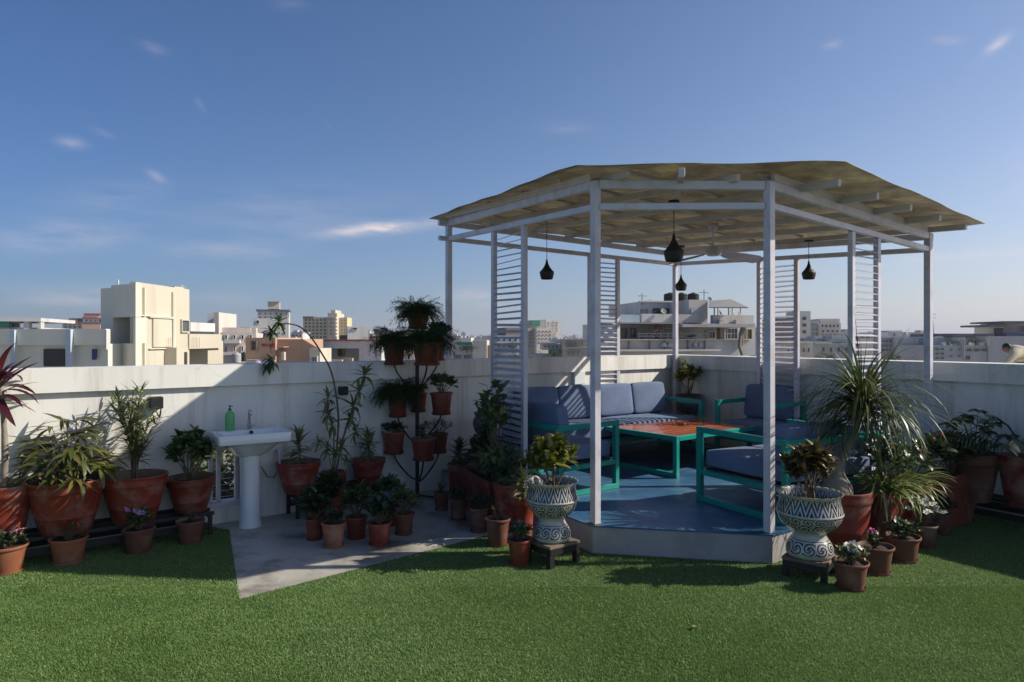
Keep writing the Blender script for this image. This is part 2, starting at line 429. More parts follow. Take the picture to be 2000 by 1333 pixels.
# concrete patch and turf (sheet + blades)
DECKZ = .22
FLp, FRp, Rp, Pp, Lp = (Vector((.654, 5.35, 0)), Vector((1.925, 5.11, 0)), Vector((4.147, 6.80, 0)), Vector((2.36, 9.86, 0)), Vector((-.725, 7.83, 0)))
e0 = gnd(448, 1036); e1 = gnd(468, 1172); e2 = gnd(700, 1112); e3 = gnd(945, 1048); e4 = gnd(1010, 1078)
wa = AC(a_of(395), .0); wb = AC(3.2, 0)
patch = [wa + Vector((0,0,0)), gnd(402, 1028), e0, e1, e2, e3, FLp + Vector((-.1,.25,0)), AC(3.6, 1.2), wb]
pm = MB(); n_ = len(patch)
pm.add([(p.x, p.y, .004) for p in patch], [tuple(range(n_))[::1]])
o = pm.build('concrete_patch', M['concrete']); tag(o, kind='structure')
o.data.validate()
if o.data.polygons[0].normal.z < 0: o.data.flip_normals()
tm, tn, tl_, tb = _new('turf_backing')
g = tn.new('ShaderNodeNewGeometry'); c = cramp(tn, tl_, noise(tn, tl_, g.outputs['Position'], 90, 5, .7), [(.3, (.04,.07,.016)), (.7, (.10,.15,.04))]); tl_.new(c, tb.inputs['Base Color']); tb.inputs['Roughness'].default_value = .9
sheet = MB(); 
sheet.add([(p.x, p.y, 0) for p in (AC(0,0), AC(A_L,0), AC(A_L,15), AC(0,15))], [(0,1,2,3)])
o = sheet.build('turf_ground', tm); tag(o, kind='structure')
if o.data.polygons[0].normal.z < 0: o.data.flip_normals()

def inside(px_, py_, poly):
    res = np.zeros(len(px_), bool); j = len(poly) - 1
    for i in range(len(poly)):
        xi, yi, xj, yj = poly[i].x, poly[i].y, poly[j].x, poly[j].y
        c = ((yi > py_) != (yj > py_)) & (px_ < (xj - xi) * (py_ - yi) / (yj - yi + 1e-12) + xi)
        res ^= c; j = i
    return res
rs = np.random.RandomState(3)
def scatter(n, x0, x1, y0, y1):
    x = rs.uniform(x0, x1, n); y = rs.uniform(y0, y1, n)
    k = (np.abs(x) < y * .80 + .25)
    dl = (x - C0.x) * (-EL.y) + (y - C0.y) * EL.x; 
    nl = np.array([ER.x, ER.y]); nr = np.array([EL.x, EL.y])
    cc = ((x - C0.x) * .607 + (y - C0.y) * -.795); aa = ((x - C0.x) * -.843 + (y - C0.y) * -.538)
    k &= (cc > .03) & (aa > .03)
    jx, jy = rs.normal(0, .009, n), rs.normal(0, .009, n)
    k &= ~inside(x + jx, y + jy, patch) & ~inside(x, y, [FLp, FRp, Rp, Pp, Lp])
    return x[k], y[k]
x1_, y1_ = scatter(760000, -4.2, 4.2, 3.05, 4.6); x2_, y2_ = scatter(330000, -5.2, 5.2, 4.6, 6.8)
xs = np.concatenate([x1_, x2_]); ys = np.concatenate([y1_, y2_]); N = len(xs)
# clumping: tufts share a lean; two-triangle blades
gx, gy = np.floor(xs / .012), np.floor(ys / .012)
h = np.sin(gx * 12.9898 + gy * 78.233) * 43758.5453; h = h - np.floor(h)
lean_a = h * 2 * np.pi + rs.normal(0, .9, N)
swirl = np.sin(xs * 2.1 + 1.3 * np.sin(ys * 1.7)) * .8
lean_a = np.where(rs.rand(N) < .45, swirl + 3.6 + rs.normal(0, .5, N), lean_a)
big = .5 + .5 * np.sin(xs * 3.1 + np.sin(ys * 2.3) * 2) * np.sin(ys * 2.7 + xs * .8)
L_ = rs.uniform(.010, .019, N) * (.8 + .25 * big); ln = rs.uniform(.25, 1.05, N)
wd = rs.uniform(.0010, .0018, N) * (1 + .25 * (ys > 4.6))
dx, dy = np.cos(lean_a), np.sin(lean_a); pa = rs.uniform(0, np.pi, N); wx, wy = np.cos(pa) * wd, np.sin(pa) * wd
V = np.zeros((N, 5, 3))
hx, hz = L_ * np.sin(ln * .5) * .55, L_ * np.cos(ln * .5) * .55
tx, tz = hx + L_ * .45 * np.sin(ln * 1.4), hz + L_ * .45 * np.cos(ln * 1.4)
V[:,0] = np.stack([xs - wx, ys - wy, 0 * xs], 1); V[:,1] = np.stack([xs + wx, ys + wy, 0 * xs], 1)
V[:,2] = np.stack([xs + dx * hx - wx * .8, ys + dy * hx - wy * .8, hz], 1); V[:,3] = np.stack([xs + dx * hx + wx * .8, ys + dy * hx + wy * .8, hz], 1)
V[:,4] = np.stack([xs + dx * tx, ys + dy * tx, tz], 1)
me = bpy.data.meshes.new('artificial_turf'); me.vertices.add(N * 5); me.vertices.foreach_set('co', V.reshape(-1))
base = (np.arange(N) * 5)[:, None]
idx = np.concatenate([base + np.array([0,1,3,2]), base + np.array([2,3,4])], 1).reshape(-1)
me.loops.add(N * 7); me.loops.foreach_set('vertex_index', idx.astype(np.int32))
me.polygons.add(N * 2); st = (np.arange(N) * 7)[:, None] + np.array([0, 4]); me.polygons.foreach_set('loop_start', st.reshape(-1).astype(np.int32))
me.update(calc_edges=True)
M['turf'] = leafmat('turf_blade', (.112,.205,.046), (.168,.282,.068), (.27,.36,.14), .5, .25)
nt = M['turf'].node_tree; _n, _l = nt.nodes, nt.links; _b = _n['Principled BSDF']; _src = _b.inputs['Base Color'].links[0].from_socket
_g = _n.new('ShaderNodeNewGeometry'); _mp = _n.new('ShaderNodeMapping'); _mp.inputs['Scale'].default_value = (1, 1.6, 0); _l.new(_g.outputs['Position'], _mp.inputs[0])
_f = cramp(_n, _l, noise(_n, _l, _mp.outputs[0], 2.4, 7, .62), [(.32, (.66,.74,.66)), (.5, (.95,.97,.95)), (.7, (1,1,1))])
_l.new(mixrgb(_n, _l, 1.0, _src, _f, 'MULTIPLY'), _b.inputs['Base Color'])
o = link_mesh('artificial_turf', me, mat=M['turf']); tag(o, 'short green artificial turf covering the terrace floor', 'artificial turf', kind='stuff')

# ------------------------------------------------------------------ deck
out = .07
def shrink(P, C, k): return P + (P - C).normalized() * k
DC = Vector((1.7, 7.0, 0))
deck_pts = [shrink(FLp, DC, .05), shrink(FRp, DC, .05), Vector((4.33, 6.55, 0)), Vector((2.39 - .0, 9.97, 0)), Vector((-.80, 7.60, 0))]
deck_pts[3] = AC(.02, .02); deck_pts[2] = AC(.02, 3.75); deck_pts[4] = AC(4.0, .02)
dm = MB(); dm.poly([(p.x, p.y) for p in deck_pts], .002, DECKZ - .012)
o = dm.build('deck_platform', M['deckside']); tag(o, kind='structure')
dt = MB(); dt.poly([(shrink(p, DC, .012 if i in (0, 1) else -.002).x, shrink(p, DC, .012 if i in (0, 1) else -.002).y) for i, p in enumerate(deck_pts)], DECKZ - .011, DECKZ)
o = dt.build('deck_floor', M['deckblue']); tag(o, kind='structure')
# ------------------------------------------------------------------ gazebo
GZ = empty('gazebo', (1.9, 7.3, DECKZ), 0, 'white steel gazebo with louvred screens and a wavy fibreglass roof over the blue deck', 'gazebo')
def G_(o): return par(o, GZ)
def zpx(P, py): return CAMZ - (py - HY) * P.y / F
posts = dict(L=(Lp, 467, 437), FL=(FLp, 405, 361.5), FR=(FRp, 403, 363), R=(Rp, 488, 462.5), P=(Pp, 516.5, 497))
ZL = {k: zpx(v[0], v[1]) for k, v in posts.items()}; ZU = {k: zpx(v[0], v[2]) for k, v in posts.items()}
for k, (P, _, _) in posts.items():
    b = MB(); rz = math.atan2(ER.y, ER.x)
    z0 = DECKZ + .001
    b.bbox((P.x, P.y, (z0 + ZU[k] + .03) / 2), (.062, .062, ZU[k] + .03 - z0), rz, .004)
    ob = G_(b.build('post', M['white_metal']))
    pl = MB(); pl.bbox((P.x, P.y, DECKZ + .006), (.078, .078, .008), rz, .002)
    G_(pl.build('base_plate', surf('rusty_plate', (.28,.17,.06), .7, .3, 20)))if k == 'FL' else None
order = ['L', 'FL', 'FR', 'R', 'P']
for i in range(5):
    a, c = order[i], order[(i + 1) % 5]; A, C_ = posts[a][0], posts[c][0]
    d = (C_ - A).normalized()
    for zz, hgt in ((ZL, .05), (ZU, .065)):
        b = MB(); e0_, e1_ = .032, .032
        if a == 'P' or a == 'R': pass
        p = Vector((A.x, A.y, zz[a])) + d * e0_; q = Vector((C_.x, C_.y, zz[c])) - d * e1_
        if {a, c} == {'P', 'L'}: q = q + d * .16      # the back beam runs past the left post
        if c == 'R': q = q + d * .10
        if a == 'R': p = p - d * .0
        b.bar(p, q, .045, hgt, b=.003); G_(b.build('beam', M['white_metal']))
# louvre screens between two stiles
def screen(A, zA, C_, zC, px0, px1, zb=DECKZ):
    P, Q = cross_px(A, C_, px0), cross_px(A, C_, px1)
    d = (Q - P).normalized(); LL = (C_ - A).length
    def zt(X): t = (X - A).length / LL; return zA * (1 - t) + zC * t - .026
    nrm = Vector((-d.y, d.x, 0));
    if nrm.dot(Vector((0, 0, 0)) - P) < 0: nrm = -nrm
    fr = MB()
    for X in (P, Q):
        fr.bbox((X.x, X.y, (zb + zt(X)) / 2 + .001), (.055, .045, zt(X) - zb - .003), math.atan2(d.y, d.x), .003)
    scr = G_(fr.build('screen_frame', M['white_metal']))
    zt_ = min(zt(P), zt(Q)); n = int((zt_ - zb) / .0625)
    w = (Q - P).length - .058
    sm = MB(); Ms = Matrix.Rotation(math.atan2(d.y, d.x), 4, 'Z') @ Matrix.Rotation(R(-19) * (1 if nrm.dot(Vector((-d.y, d.x, 0))) > 0 else -1), 4, 'X')
    sm.box(None, (w, .062, .006), M=Ms); me = sm.mesh('slat'); me.materials.append(M['white_metal'])
    mid = (P + Q) / 2
    for k in range(n):
        o = link_mesh('slat', me, scr); z = zb + .05 + k * (zt_ - zb - .05) / n
        if k in (3,) and px0 < 1000: pass
        o.location = Vector((mid.x, mid.y, z)) ; o.rotation_euler = (rnd.uniform(-.03, .03), rnd.uniform(-.006, .006), 0)
    return scr
screen(Lp, ZL['L'], FLp, ZL['FL'], 965, 1024)
screen(Lp, ZL['L'], Pp, ZL['P'], 1152, 1206)
screen(Pp, ZL['P'], Rp, ZL['R'], 1483, 1556)
screen(FRp, ZL['FR'], Rp, ZL['R'], 1663, 1713)
# roof plane through the upper ring
pts = np.array([[posts[k][0].x, posts[k][0].y, 1] for k in order]); zs = np.array([ZU[k] for k in order])
cf = np.linalg.lstsq(pts, zs, rcond=None)[0]
def rz_(x, y): return cf[0] * x + cf[1] * y + cf[2]
# rafters run along ER (front-back), battens along EL above them
def clipline(p, d, poly):
    ts = []
    n = len(poly)
    for i in range(n):
        A, B = poly[i], poly[(i+1) % n]; e = B - A
        den = d.x * e.y - d.y * e.x
        if abs(den) < 1e-9: continue
        t = ((A.x - p.x) * e.y - (A.y - p.y) * e.x) / den; s = ((A.x - p.x) * d.y - (A.y - p.y) * d.x) / den
        if 0 <= s <= 1: ts.append(t)
    return (min(ts), max(ts)) if len(ts) >= 2 else None
def rpt(px, py, D): return at(px, py, D)
RO = [at(838, 427, 8.0), at(1125, 322, 5.12), at(1652, 317, 4.87), at(1924, 438, 6.65)]
pb = posts['P'][0] + Vector((.02, .22, 0)); pbl = Vector((pb.x, pb.y, 0)); 
RO.append(Vector((pb.x, pb.y, ZU['P'] + .10)))
ring = [Vector((p.x, p.y, 0)) for p in RO]
for k in range(7):
    a = -.0 + k * .62; p = AC(a + .15, 0)
    t = clipline(p, ER, [r + (DC - r).normalized() * .13 for r in ring])
    if not t: continue
    P, Q = p + ER * t[0], p + ER * t[1]
    if (Q - P).length < .5: continue
    b = MB(); hh = .055
    P.z = rz_(P.x, P.y) + .033 + hh / 2; Q.z = rz_(Q.x, Q.y) + .033 + hh / 2
    b.bar(P, Q, .038, hh, b=.003); G_(b.build('rafter', M['white_wood']))
for k in range(6):
    c = .12 + k * .68; p = AC(0, c)
    t = clipline(p, EL, [r + (DC - r).normalized() * .26 for r in ring])
    if not t: continue
    P, Q = p + EL * t[0], p + EL * t[1]
    if (Q - P).length < .5: continue
    b = MB(); P.z = rz_(P.x, P.y) + .033 + .06 + .014; Q.z = rz_(Q.x, Q.y) + .033 + .06 + .014
    b.bar(P, Q, .04, .024, b=.002); G_(b.build('batten', M['white_wood']))
for i in (0, 1, 2):                # upper edge boards on the ring
    a, c = order[i], order[i + 1]; A, C_ = posts[a][0], posts[c][0]; d = (C_ - A).normalized()
    b = MB(); p = Vector((A.x, A.y, ZU[a] + .068)) + d * .05; q = Vector((C_.x, C_.y, ZU[c] + .068)) - d * .05
    b.bar(p, q, .03, .065, b=.003); 
    if i == 0 or i == 2: G_(b.build('edge_board', M['white_wood']))
P = (FLp + FRp) / 2; d = Vector((-.2, -1, 0)).normalized()
b = MB(); p = P - d * .6; q = P + d * .24; p.z = rz_(p.x, p.y) + .06; q.z = rz_(q.x, q.y) + .052; b.bar(p, q, .045, .07, b=.003); G_(b.build('rafter', M['white_wood']))
# roof skin: boundary ring, inner rings, sagging between the timbers, wavy edge
bd = []; nb = 26
for i in range(5):
    A, B = RO[i], RO[(i + 1) % 5]
    for k in range(nb):
        t = k / nb; bd.append((A.lerp(B, t), i, t))
cen = Vector((sum(r.x for r in RO) / 5, sum(r.y for r in RO) / 5, 0)); cen.z = rz_(cen.x, cen.y) + .17
K = 16; vs = []; fs = []
def sag(x, y, e):
    a = (Vector((x, y, 0)) - C0).dot(EL); c = (Vector((x, y, 0)) - C0).dot(ER)
    return -.006 * abs(math.sin((a - .15) / .62 * math.pi)) + .005 * math.sin(c / .68 * 2 * math.pi + 1) * e + .006 * e * math.sin(a * 4.3 + c * 3.1)
for j in range(K):
    t = 1 - j / K
    for (p, i, tt) in bd:
        q = cen.lerp(p, t); zr = rz_(q.x, q.y) + .141
        if t < .9: z = zr
        else: z = zr + (q.z - (rz_(q.x, q.y) + .141)) * ((t - .9) / .1)
        vs.append((q.x, q.y, z + sag(q.x, q.y, t * t * t)))
vs.append(tuple(Vector((cen.x, cen.y, rz_(cen.x, cen.y) + .141)))); n = len(bd)
for j in range(K - 1):
    for k in range(n): fs.append((j*n+k, j*n+(k+1)%n, (j+1)*n+(k+1)%n, (j+1)*n+k))
for k in range(n): fs.append(((K-1)*n+k, (K-1)*n+(k+1)%n, K*n))
b = MB(); b.add(vs, fs)
ro = b.build('roof_sheet', M['roof'], smooth=True)
if sum(p.normal.z for p in ro.data.polygons) < 0: ro.data.flip_normals()
sd = ro.modifiers.new('thick', 'SOLIDIFY'); sd.thickness = .004; sd.offset = 1
G_(ro)

# pendant lamps
def pendant(px, ycan, ytop, ybot, D, label):
    P = at(px, ytop, D); t = empty('pendant_lamp', P, 0, label, 'pendant lamp', 'black pendant lamps under the gazebo roof')
    H = (ybot - ytop) * D / F; zc = rz_(P.x, P.y) + .03 - P.z
    b = MB(); b.lathe([(.0,zc),(.045, zc),(.05, zc - .02),(.0, zc - .022)], 20, cap0=False); b.build('ceiling_rose', M['lampblack'], t, smooth=True, ang=40)
    b = MB(); b.tube([(0,0,zc - .01),(0,0,-.02)], .0035, 6); b.build('cord', M['lampblack'], t)
    r = 13.5 / 26 * H * .70
    prof = [(.010,0),(.014,-.06),(.022,-.16),(.036,-.28),(.060,-.42),(.52*.9*.2,-.5)]
    s = H; w = r
    pr = [(w*.10,0),(w*.13,-.08*s),(w*.20,-.2*s),(w*.33,-.32*s),(w*.55,-.45*s),(w*.83,-.57*s),(w*.97,-.62*s),(w,-.66*s),(w*.96,-.76*s),(w*.84,-.95*s),(w*.78,-s),(w*.72,-s*.99),(w*.9,-.7*s),(w*.3,-.4*s),(w*.05,-.2*s)]
    b = MB(); b.lathe(pr, 32); b.build('lamp_shade', M['lampblack'], t, smooth=True, ang=50)
    b = MB(); b.lathe([(.001,-.62*s),(.02,-.64*s),(.032,-.72*s),(.02,-.8*s),(.001,-.82*s)], 12, cap0=False); b.build('bulb', surf('milky_bulb', (.6,.58,.5), .3, .02, 3, 10, 0), t, smooth=True)
pendant(1068, 440, 507, 546, 7.2, 'black pendant lamp hanging beside the left louvred screen')
pendant(1316, 393, 457, 511, 5.95, 'largest black pendant lamp, hanging near the front of the gazebo')
pendant(1330, 480, 537, 568, 9.0, 'smallest black pendant lamp, hanging in front of the rear corner post')
pendant(1579.5, 458, 510, 546, 7.84, 'black pendant lamp hanging between the rear and right louvred screens')
# ceiling fan
fp = at(1393, 486, 7.5); t = empty('ceiling_fan', fp, 0, 'white ceiling fan hanging below the rafters of the gazebo', 'ceiling fan')
zc = rz_(fp.x, fp.y) + .10 - fp.z
b = MB(); b.lathe([(.055, zc),(.05, zc-.06),(.015, zc-.08)], 20); b.build('canopy', M['white_metal'], t, smooth=True)
b = MB(); b.tube([(0,0,zc-.05),(0,0,0)], .012, 10); b.build('down_rod', M['white_metal'], t)
b = MB(); b.lathe([(.02,.03),(.07,.02),(.09,-.01),(.09,-.05),(.06,-.08),(.001,-.085)], 24); b.build('motor', M['white_metal'], t, smooth=True, ang=40)
for k, a in enumerate((252, 12, 132)):
    a = R(a); d = Vector((math.cos(a), math.sin(a), 0)); n_ = Vector((-d.y, d.x, 0))
    b = MB(); vs = []
    for (r_, w_) in ((.10, .035), (.17, .07), (.35, .085), (.52, .085), (.56, .06)):
        for sgn in (-1, 1):
            for zz in (-.002, .002): vs.append(d * r_ + n_ * w_ * sgn + Vector((0, 0, -.045 + zz - sgn * w_ * .35 - r_ * .12)))
    fs = []
    for i in range(4):
        o_ = i * 4; fs += [(o_,o_+4,o_+6,o_+2),(o_+1,o_+3,o_+7,o_+5),(o_,o_+1,o_+5,o_+4),(o_+2,o_+6,o_+7,o_+3)]
    fs += [(0,2,3,1),(16,17,19,18)]
    b.add(vs, fs); b.build('blade', M['white_metal'], t)
# ------------------------------------------------------------------ seating
def cushion(name, sz, parent, loc, rot=(0,0,0), puff=.012, nseg=(8, 8, 4)):
    # soft box: superellipsoid-like inflated block
    me = bpy.data.meshes.new(name)
    import bmesh
    bm = bmesh.new(); bmesh.ops.create_cube(bm, size=1)
    bmesh.ops.subdivide_edges(bm, edges=bm.edges[:], cuts=7, use_grid_fill=True)
    for v in bm.verts:
        p = v.co * 2
        q = Vector((abs(p.x), abs(p.y), abs(p.z)))
        r = [.024 / sz[i] * 2 for i in range(3)]
        # rounded corners
        s = [0, 0, 0]; ins = []
        for i in range(3):
            lim = 1 - r[i]; ins.append(max(0, (q[i] - lim) / r[i]) if q[i] > lim else 0)
        L = math.sqrt(sum(x * x for x in ins))
        for i in range(3):
            lim = 1 - r[i]
            s[i] = q[i] if ins[i] == 0 else lim + r[i] * ins[i] * (max(ins) / L if L > 0 else 1)
        co = Vector((math.copysign(s[0], p.x) * sz[0] / 2, math.copysign(s[1], p.y) * sz[1] / 2, math.copysign(s[2], p.z) * sz[2] / 2))
        bul = (1 - q.x ** 2) * (1 - q.y ** 2)
        if q.z > .99: co.z += math.copysign(puff * bul, p.z)
        if q.y > .99: co.y += math.copysign(puff * .7 * (1 - q.x ** 2) * (1 - q.z ** 2), p.y)
        v.co = co
    for f in bm.faces: f.smooth = True
    bm.to_mesh(me); bm.free(); me.materials.append(M['fabric'])
    o = link_mesh(name, me, parent, loc); o.rotation_euler = rot
    md = o.modifiers.new('s', 'SUBSURF'); md.levels = 1; md.render_levels = 1
    return o
def seat_unit(w, dpt, nback, loc, rz, label, cat, name, arm_h=.66, seat_h=.45, nseat=1, group=None, back_h=.82, arms=(1, 1)):
    # local frame: x across, -y is the front, back against +y; origin at floor, centre
    t = empty(name, loc, rz, label, cat, group)
    T = .05
    for s in (-1, 1):
        x = s * (w / 2 - T / 2); yf, yb = -dpt / 2 + T / 2, dpt / 2 - T / 2
        for y, nm in ((yf, 'leg'), (yb, 'leg')):
            b = MB(); b.bbox((x, y, (arm_h - T + .001) / 2 + T / 2), (T, T, arm_h - 2 * T), 0, .003); b.build('leg', M['teal'], t)
        b = MB(); b.bbox((x, 0, arm_h - T / 2), (T, dpt, T), 0, .003); b.build('armrest', M['teal'], t)
        b = MB(); b.bbox((x, 0, T / 2), (T, dpt, T), 0, .003); b.build('floor_rail', M['teal'], t)
        b = MB(); b.bbox((x, 0, seat_h - .19), (T * .9, dpt - 2 * T - .002, T * .9), 0, .003); b.build('side_rail', M['teal'], t)
    for y, z in ((-dpt / 2 + T / 2, seat_h - .19), (dpt / 2 - T / 2, seat_h - .19), (dpt / 2 - T / 2, arm_h - T / 2)):
        b = MB(); b.bbox((0, y, z), (w - 2 * T - .002, T, T), 0, .003); b.build('cross_rail', M['teal'], t)
    b = MB(); b.bbox((0, 0, seat_h - .158), (w - .12, dpt - .12, .012), 0, .002); b.build('seat_board', M['black'], t)
    sw = (w - 2 * T - .02) / nseat
    for k in range(nseat):
        cushion('seat_cushion', (sw - .008, dpt - .07, .155), t, (-w / 2 + T + .01 + sw * (k + .5), -.012, seat_h - .072), (0, 0, 0), .007)
    bw = (w - 2 * T - .02) / nback
    for k in range(nback):
        cushion('back_cushion', (bw - .01, .15, back_h - seat_h + .0), t, (-w / 2 + T + .01 + bw * (k + .5), dpt / 2 - .13, (seat_h + back_h) / 2 + .012), (R(-9) + rnd.uniform(-.02, .02), 0, rnd.uniform(-.01, .01)), .010)
    return t
def rz_of(front): return math.atan2(front.y, front.x) + math.pi / 2      # -y axis points to front
sofa_c = (AC(.62, .12) + AC(3.10, .12) + AC(.62, .93) + AC(3.10, .93)) / 4; sofa_c.z = DECKZ + .001
seat_unit(2.5, .81, 4, sofa_c, rz_of(ER), 'long sofa with four back cushions against the left wall of the gazebo', 'sofa', 'sofa', nseat=2, back_h=.85)
a1_ = Vector((1.005, 6.60, 0)); w1 = 1.10; d1 = .78
c1 = a1_ + EL * (d1 / 2) - ER * (w1 / 2); c1.z = DECKZ + .001
seat_unit(w1, d1, 1, c1, rz_of(-EL), 'teal framed armchair behind the left front post, its back to the louvred screen', 'armchair', 'armchair')
c2 = (AC(.06, 1.38) + AC(.76, 2.12)) / 2; c2.z = DECKZ + .001
seat_unit(.78, .72, 1, c2, rz_of(EL), 'armchair in full shade against the right wall behind the coffee table', 'armchair', 'armchair', arm_h=.70, back_h=.86)
# loveseat at the front right, back to the open side
pn = Vector((2.115, 5.275, 0)); pf = pn + Vector((-.47, .883, 0)).normalized() * .975; fdir = (pf - pn).normalized(); sdir = Vector((-fdir.y, fdir.x, 0)); sdir = sdir if sdir.x > 0 else -sdir
w3 = 1.22; c3 = (pf + pn) / 2 + sdir * (w3 / 2); c3.z = DECKZ + .001
seat_unit(w3, .985, 2, c3, rz_of(fdir), 'two-seat sofa behind the right front post with sun on its back cushions', 'sofa', 'sofa', nseat=2, back_h=.745)
# coffee table
tc = Vector((2.01, 8.08, DECKZ + .001)); TL, TWd, TH = 1.72, 1.24, .434
t = empty('coffee_table', tc, math.atan2(EL.y, EL.x), 'low coffee table with an orange wood plank top and teal frame', 'coffee table')
T = .05
for sx in (-1, 1):
    x = sx * (TL / 2 - T / 2)
    for sy in (-1, 1):
        b = MB(); b.bbox((x, sy * (TWd / 2 - T / 2), TH / 2), (T, T, TH - 2 * T), 0, .003); b.build('leg', M['teal'], t)
    b = MB(); b.bbox((x, 0, T / 2), (T, TWd, T), 0, .003); b.build('floor_rail', M['teal'], t)
    b = MB(); b.bbox((x, 0, TH - T / 2), (T, TWd, T), 0, .003); b.build('end_rail', M['teal'], t)
for sy in (-1, 1):
    b = MB(); b.bbox((0, sy * (TWd / 2 - T / 2), TH - T / 2), (TL - 2 * T - .002, T, T), 0, .003); b.build('side_rail', M['teal'], t)
npl = 11; pw = (TWd - 2 * T - .004) / npl
for k in range(npl):
    b = MB(); b.bbox((0, -TWd / 2 + T + .002 + pw * (k + .5), 0), (TL - 2 * T - .006, pw - .007, .022), 0, .003)
    o = b.build('plank', M['tablewood'], t); o.location = (0, 0, TH - .012 + rnd.uniform(-.0006, .0006))
# glass ashtray
m_, n_n, l_, bs = _new('clear_glass'); bs.inputs['Transmission Weight'].default_value = 1; bs.inputs['Roughness'].default_value = .03; bs.inputs['IOR'].default_value = 1.45
p = at(1330, 832, 8.1); p = Vector((1.99, 8.03, DECKZ + .001 + TH))
b = MB(); b.lathe([(.0005,0),(.05,0),(.062,.006),(.066,.035),(.060,.036),(.054,.012),(.0005,.010)], 10, c=(0,0,0)); o = b.build('ashtray', m_, loc=p); tag(o, 'small clear glass ashtray in the middle of the orange table', 'ashtray')

# ------------------------------------------------------------------ wash basin
wp = cross_px(AC(0, .30), AC(5, .30), 490); wp = Vector((wp.x, wp.y, 0))
t = empty('wash_basin', (wp.x, wp.y, .006), math.atan2(ER.y, ER.x) + math.pi / 2, 'white pedestal wash basin standing against the left wall', 'wash basin')
# local: -y away from wall(front), +y to the wall
zt = .845
def rect_ring(w, d, z, yo=0, n=8, rr=.06):
    pts = []
    for cx_, cy_, a0 in ((w/2-rr, d/2-rr, 0), (-w/2+rr, d/2-rr, 90), (-w/2+rr, -d/2+rr, 180), (w/2-rr, -d/2+rr, 270)):
        for k in range(n): a = R(a0 + 90 * k / (n - 1)); pts.append((cx_ + rr * math.cos(a), cy_ + rr * math.sin(a) + yo, z))
    return pts
rings = [rect_ring(.16,.16,zt-.23,.05,8,.07), rect_ring(.30,.24,zt-.19,.03,8,.1), rect_ring(.42,.33,zt-.12,.01,8,.1), rect_ring(.54,.40,zt-.085,0,8,.06), rect_ring(.60,.43,zt-.08,0,8,.025), rect_ring(.615,.44,zt-.01,0,8,.025), rect_ring(.605,.43,zt,0,8,.025), rect_ring(.54,.30,zt,-.035,8,.06), rect_ring(.50,.27,zt-.02,-.035,8,.07), rect_ring(.36,.20,zt-.09,-.035,8,.08), rect_ring(.08,.06,zt-.115,-.03,8,.028)]
b = MB(); n = len(rings[0]); vs = [p for r in rings for p in r]
fs = [(i*n+k, i*n+(k+1)%n, (i+1)*n+(k+1)%n, (i+1)*n+k) for i in range(len(rings)-1) for k in range(n)] + [tuple(range(n))[::-1], tuple((len(rings)-1)*n + k for k in range(n))]
b.add(vs, fs); b.build('basin', M['porcelain'], t, smooth=True, ang=35)
b = MB(); b.lathe([(.098,.0),(.096,.02),(.090,.06),(.084,.3),(.083,.5),(.088,.58),(.092,zt-.21)], 28, c=(0,.03,0), cap1=True); b.build('pedestal', M['porcelain'], t, smooth=True, ang=40)
b = MB(); b.tube([(.02,.17,zt),(.02,.17,zt+.09),(.02,.165,zt+.15),(.02,.14,zt+.175),(.02,.11,zt+.165),(.02,.095,zt+.13)], [.017,.013,.011,.011,.011,.010], 12)
tp = b.build('tap', M['chrome'], t, smooth=True)
b = MB(); b.tube([(.02,.17,zt+.03),(.055,.15,zt+.035),(.075,.14,zt+.055)], [.014,.011,.006], 8); b.build('tap_lever', M['chrome'], tp, smooth=True)
b = MB(); b.lathe([(.018,0),(.018,.002),(.008,.002)], 14, c=(0,0,0)); o = b.build('overflow', M['black'], t); o.location = (.02,.075,zt-.018); o.rotation_euler = (R(60), 0, 0)
# soap bottle on the basin
bp = cross_px(AC(0, .145), AC(5, .145), 449); D_ = bp.y
grn = surf('green_plastic', (.11,.44,.16), .35, .06, 3, 10, 0, 0)
t = empty('soap_bottle', (bp.x, bp.y, zt + .007), 0, 'green plastic bottle with a black pump standing on the basin', 'bottle')
k_ = .205
b = MB(); b.lathe([(.038,0),(.042,.006),(.042,.13),(.036,.155),(.018,.175),(.016,.182)], 24, cap1=True); b.build('body', grn, t, smooth=True, ang=40)
b = MB(); b.lathe([(.014,.182),(.014,.195),(.005,.197),(.005,.215),(.012,.217),(.012,.224)], 12, cap1=True); b.tube([(0,0,.22),(.03,-.01,.217)], .004, 6); b.build('pump', M['black'], t)
# pipe stub + valve right of the basin
pp = cross_px(C0, C0 + EL, 540); pd = ER
b = MB(); z = CAMZ - (880 - HY) * pp.y / F
b.tube([pp + Vector((0,0,z)), pp + pd * .09 + Vector((0,0,z)), pp + pd * .10 + Vector((0,0,z - .06)), pp + pd * .10 + Vector((0,0,z-.16))], .017, 8)
o = b.build('water_pipe', M['white_metal'], smooth=True); tag(o, 'short white water pipe sticking out of the wall right of the basin', 'pipe')
b = MB(); b.tube([AC(a_of(541), .08, z-.16), AC(a_of(530), .09, z-.24), AC(a_of(518), .08, z-.22), AC(a_of(505), .12, z-.12)], .007, 6)
o = b.build('hose', surf('grey_hose', (.25,.22,.2), .6, .1)); tag(o, 'thin grey hose curving between the pipe and the basin pedestal', 'hose')
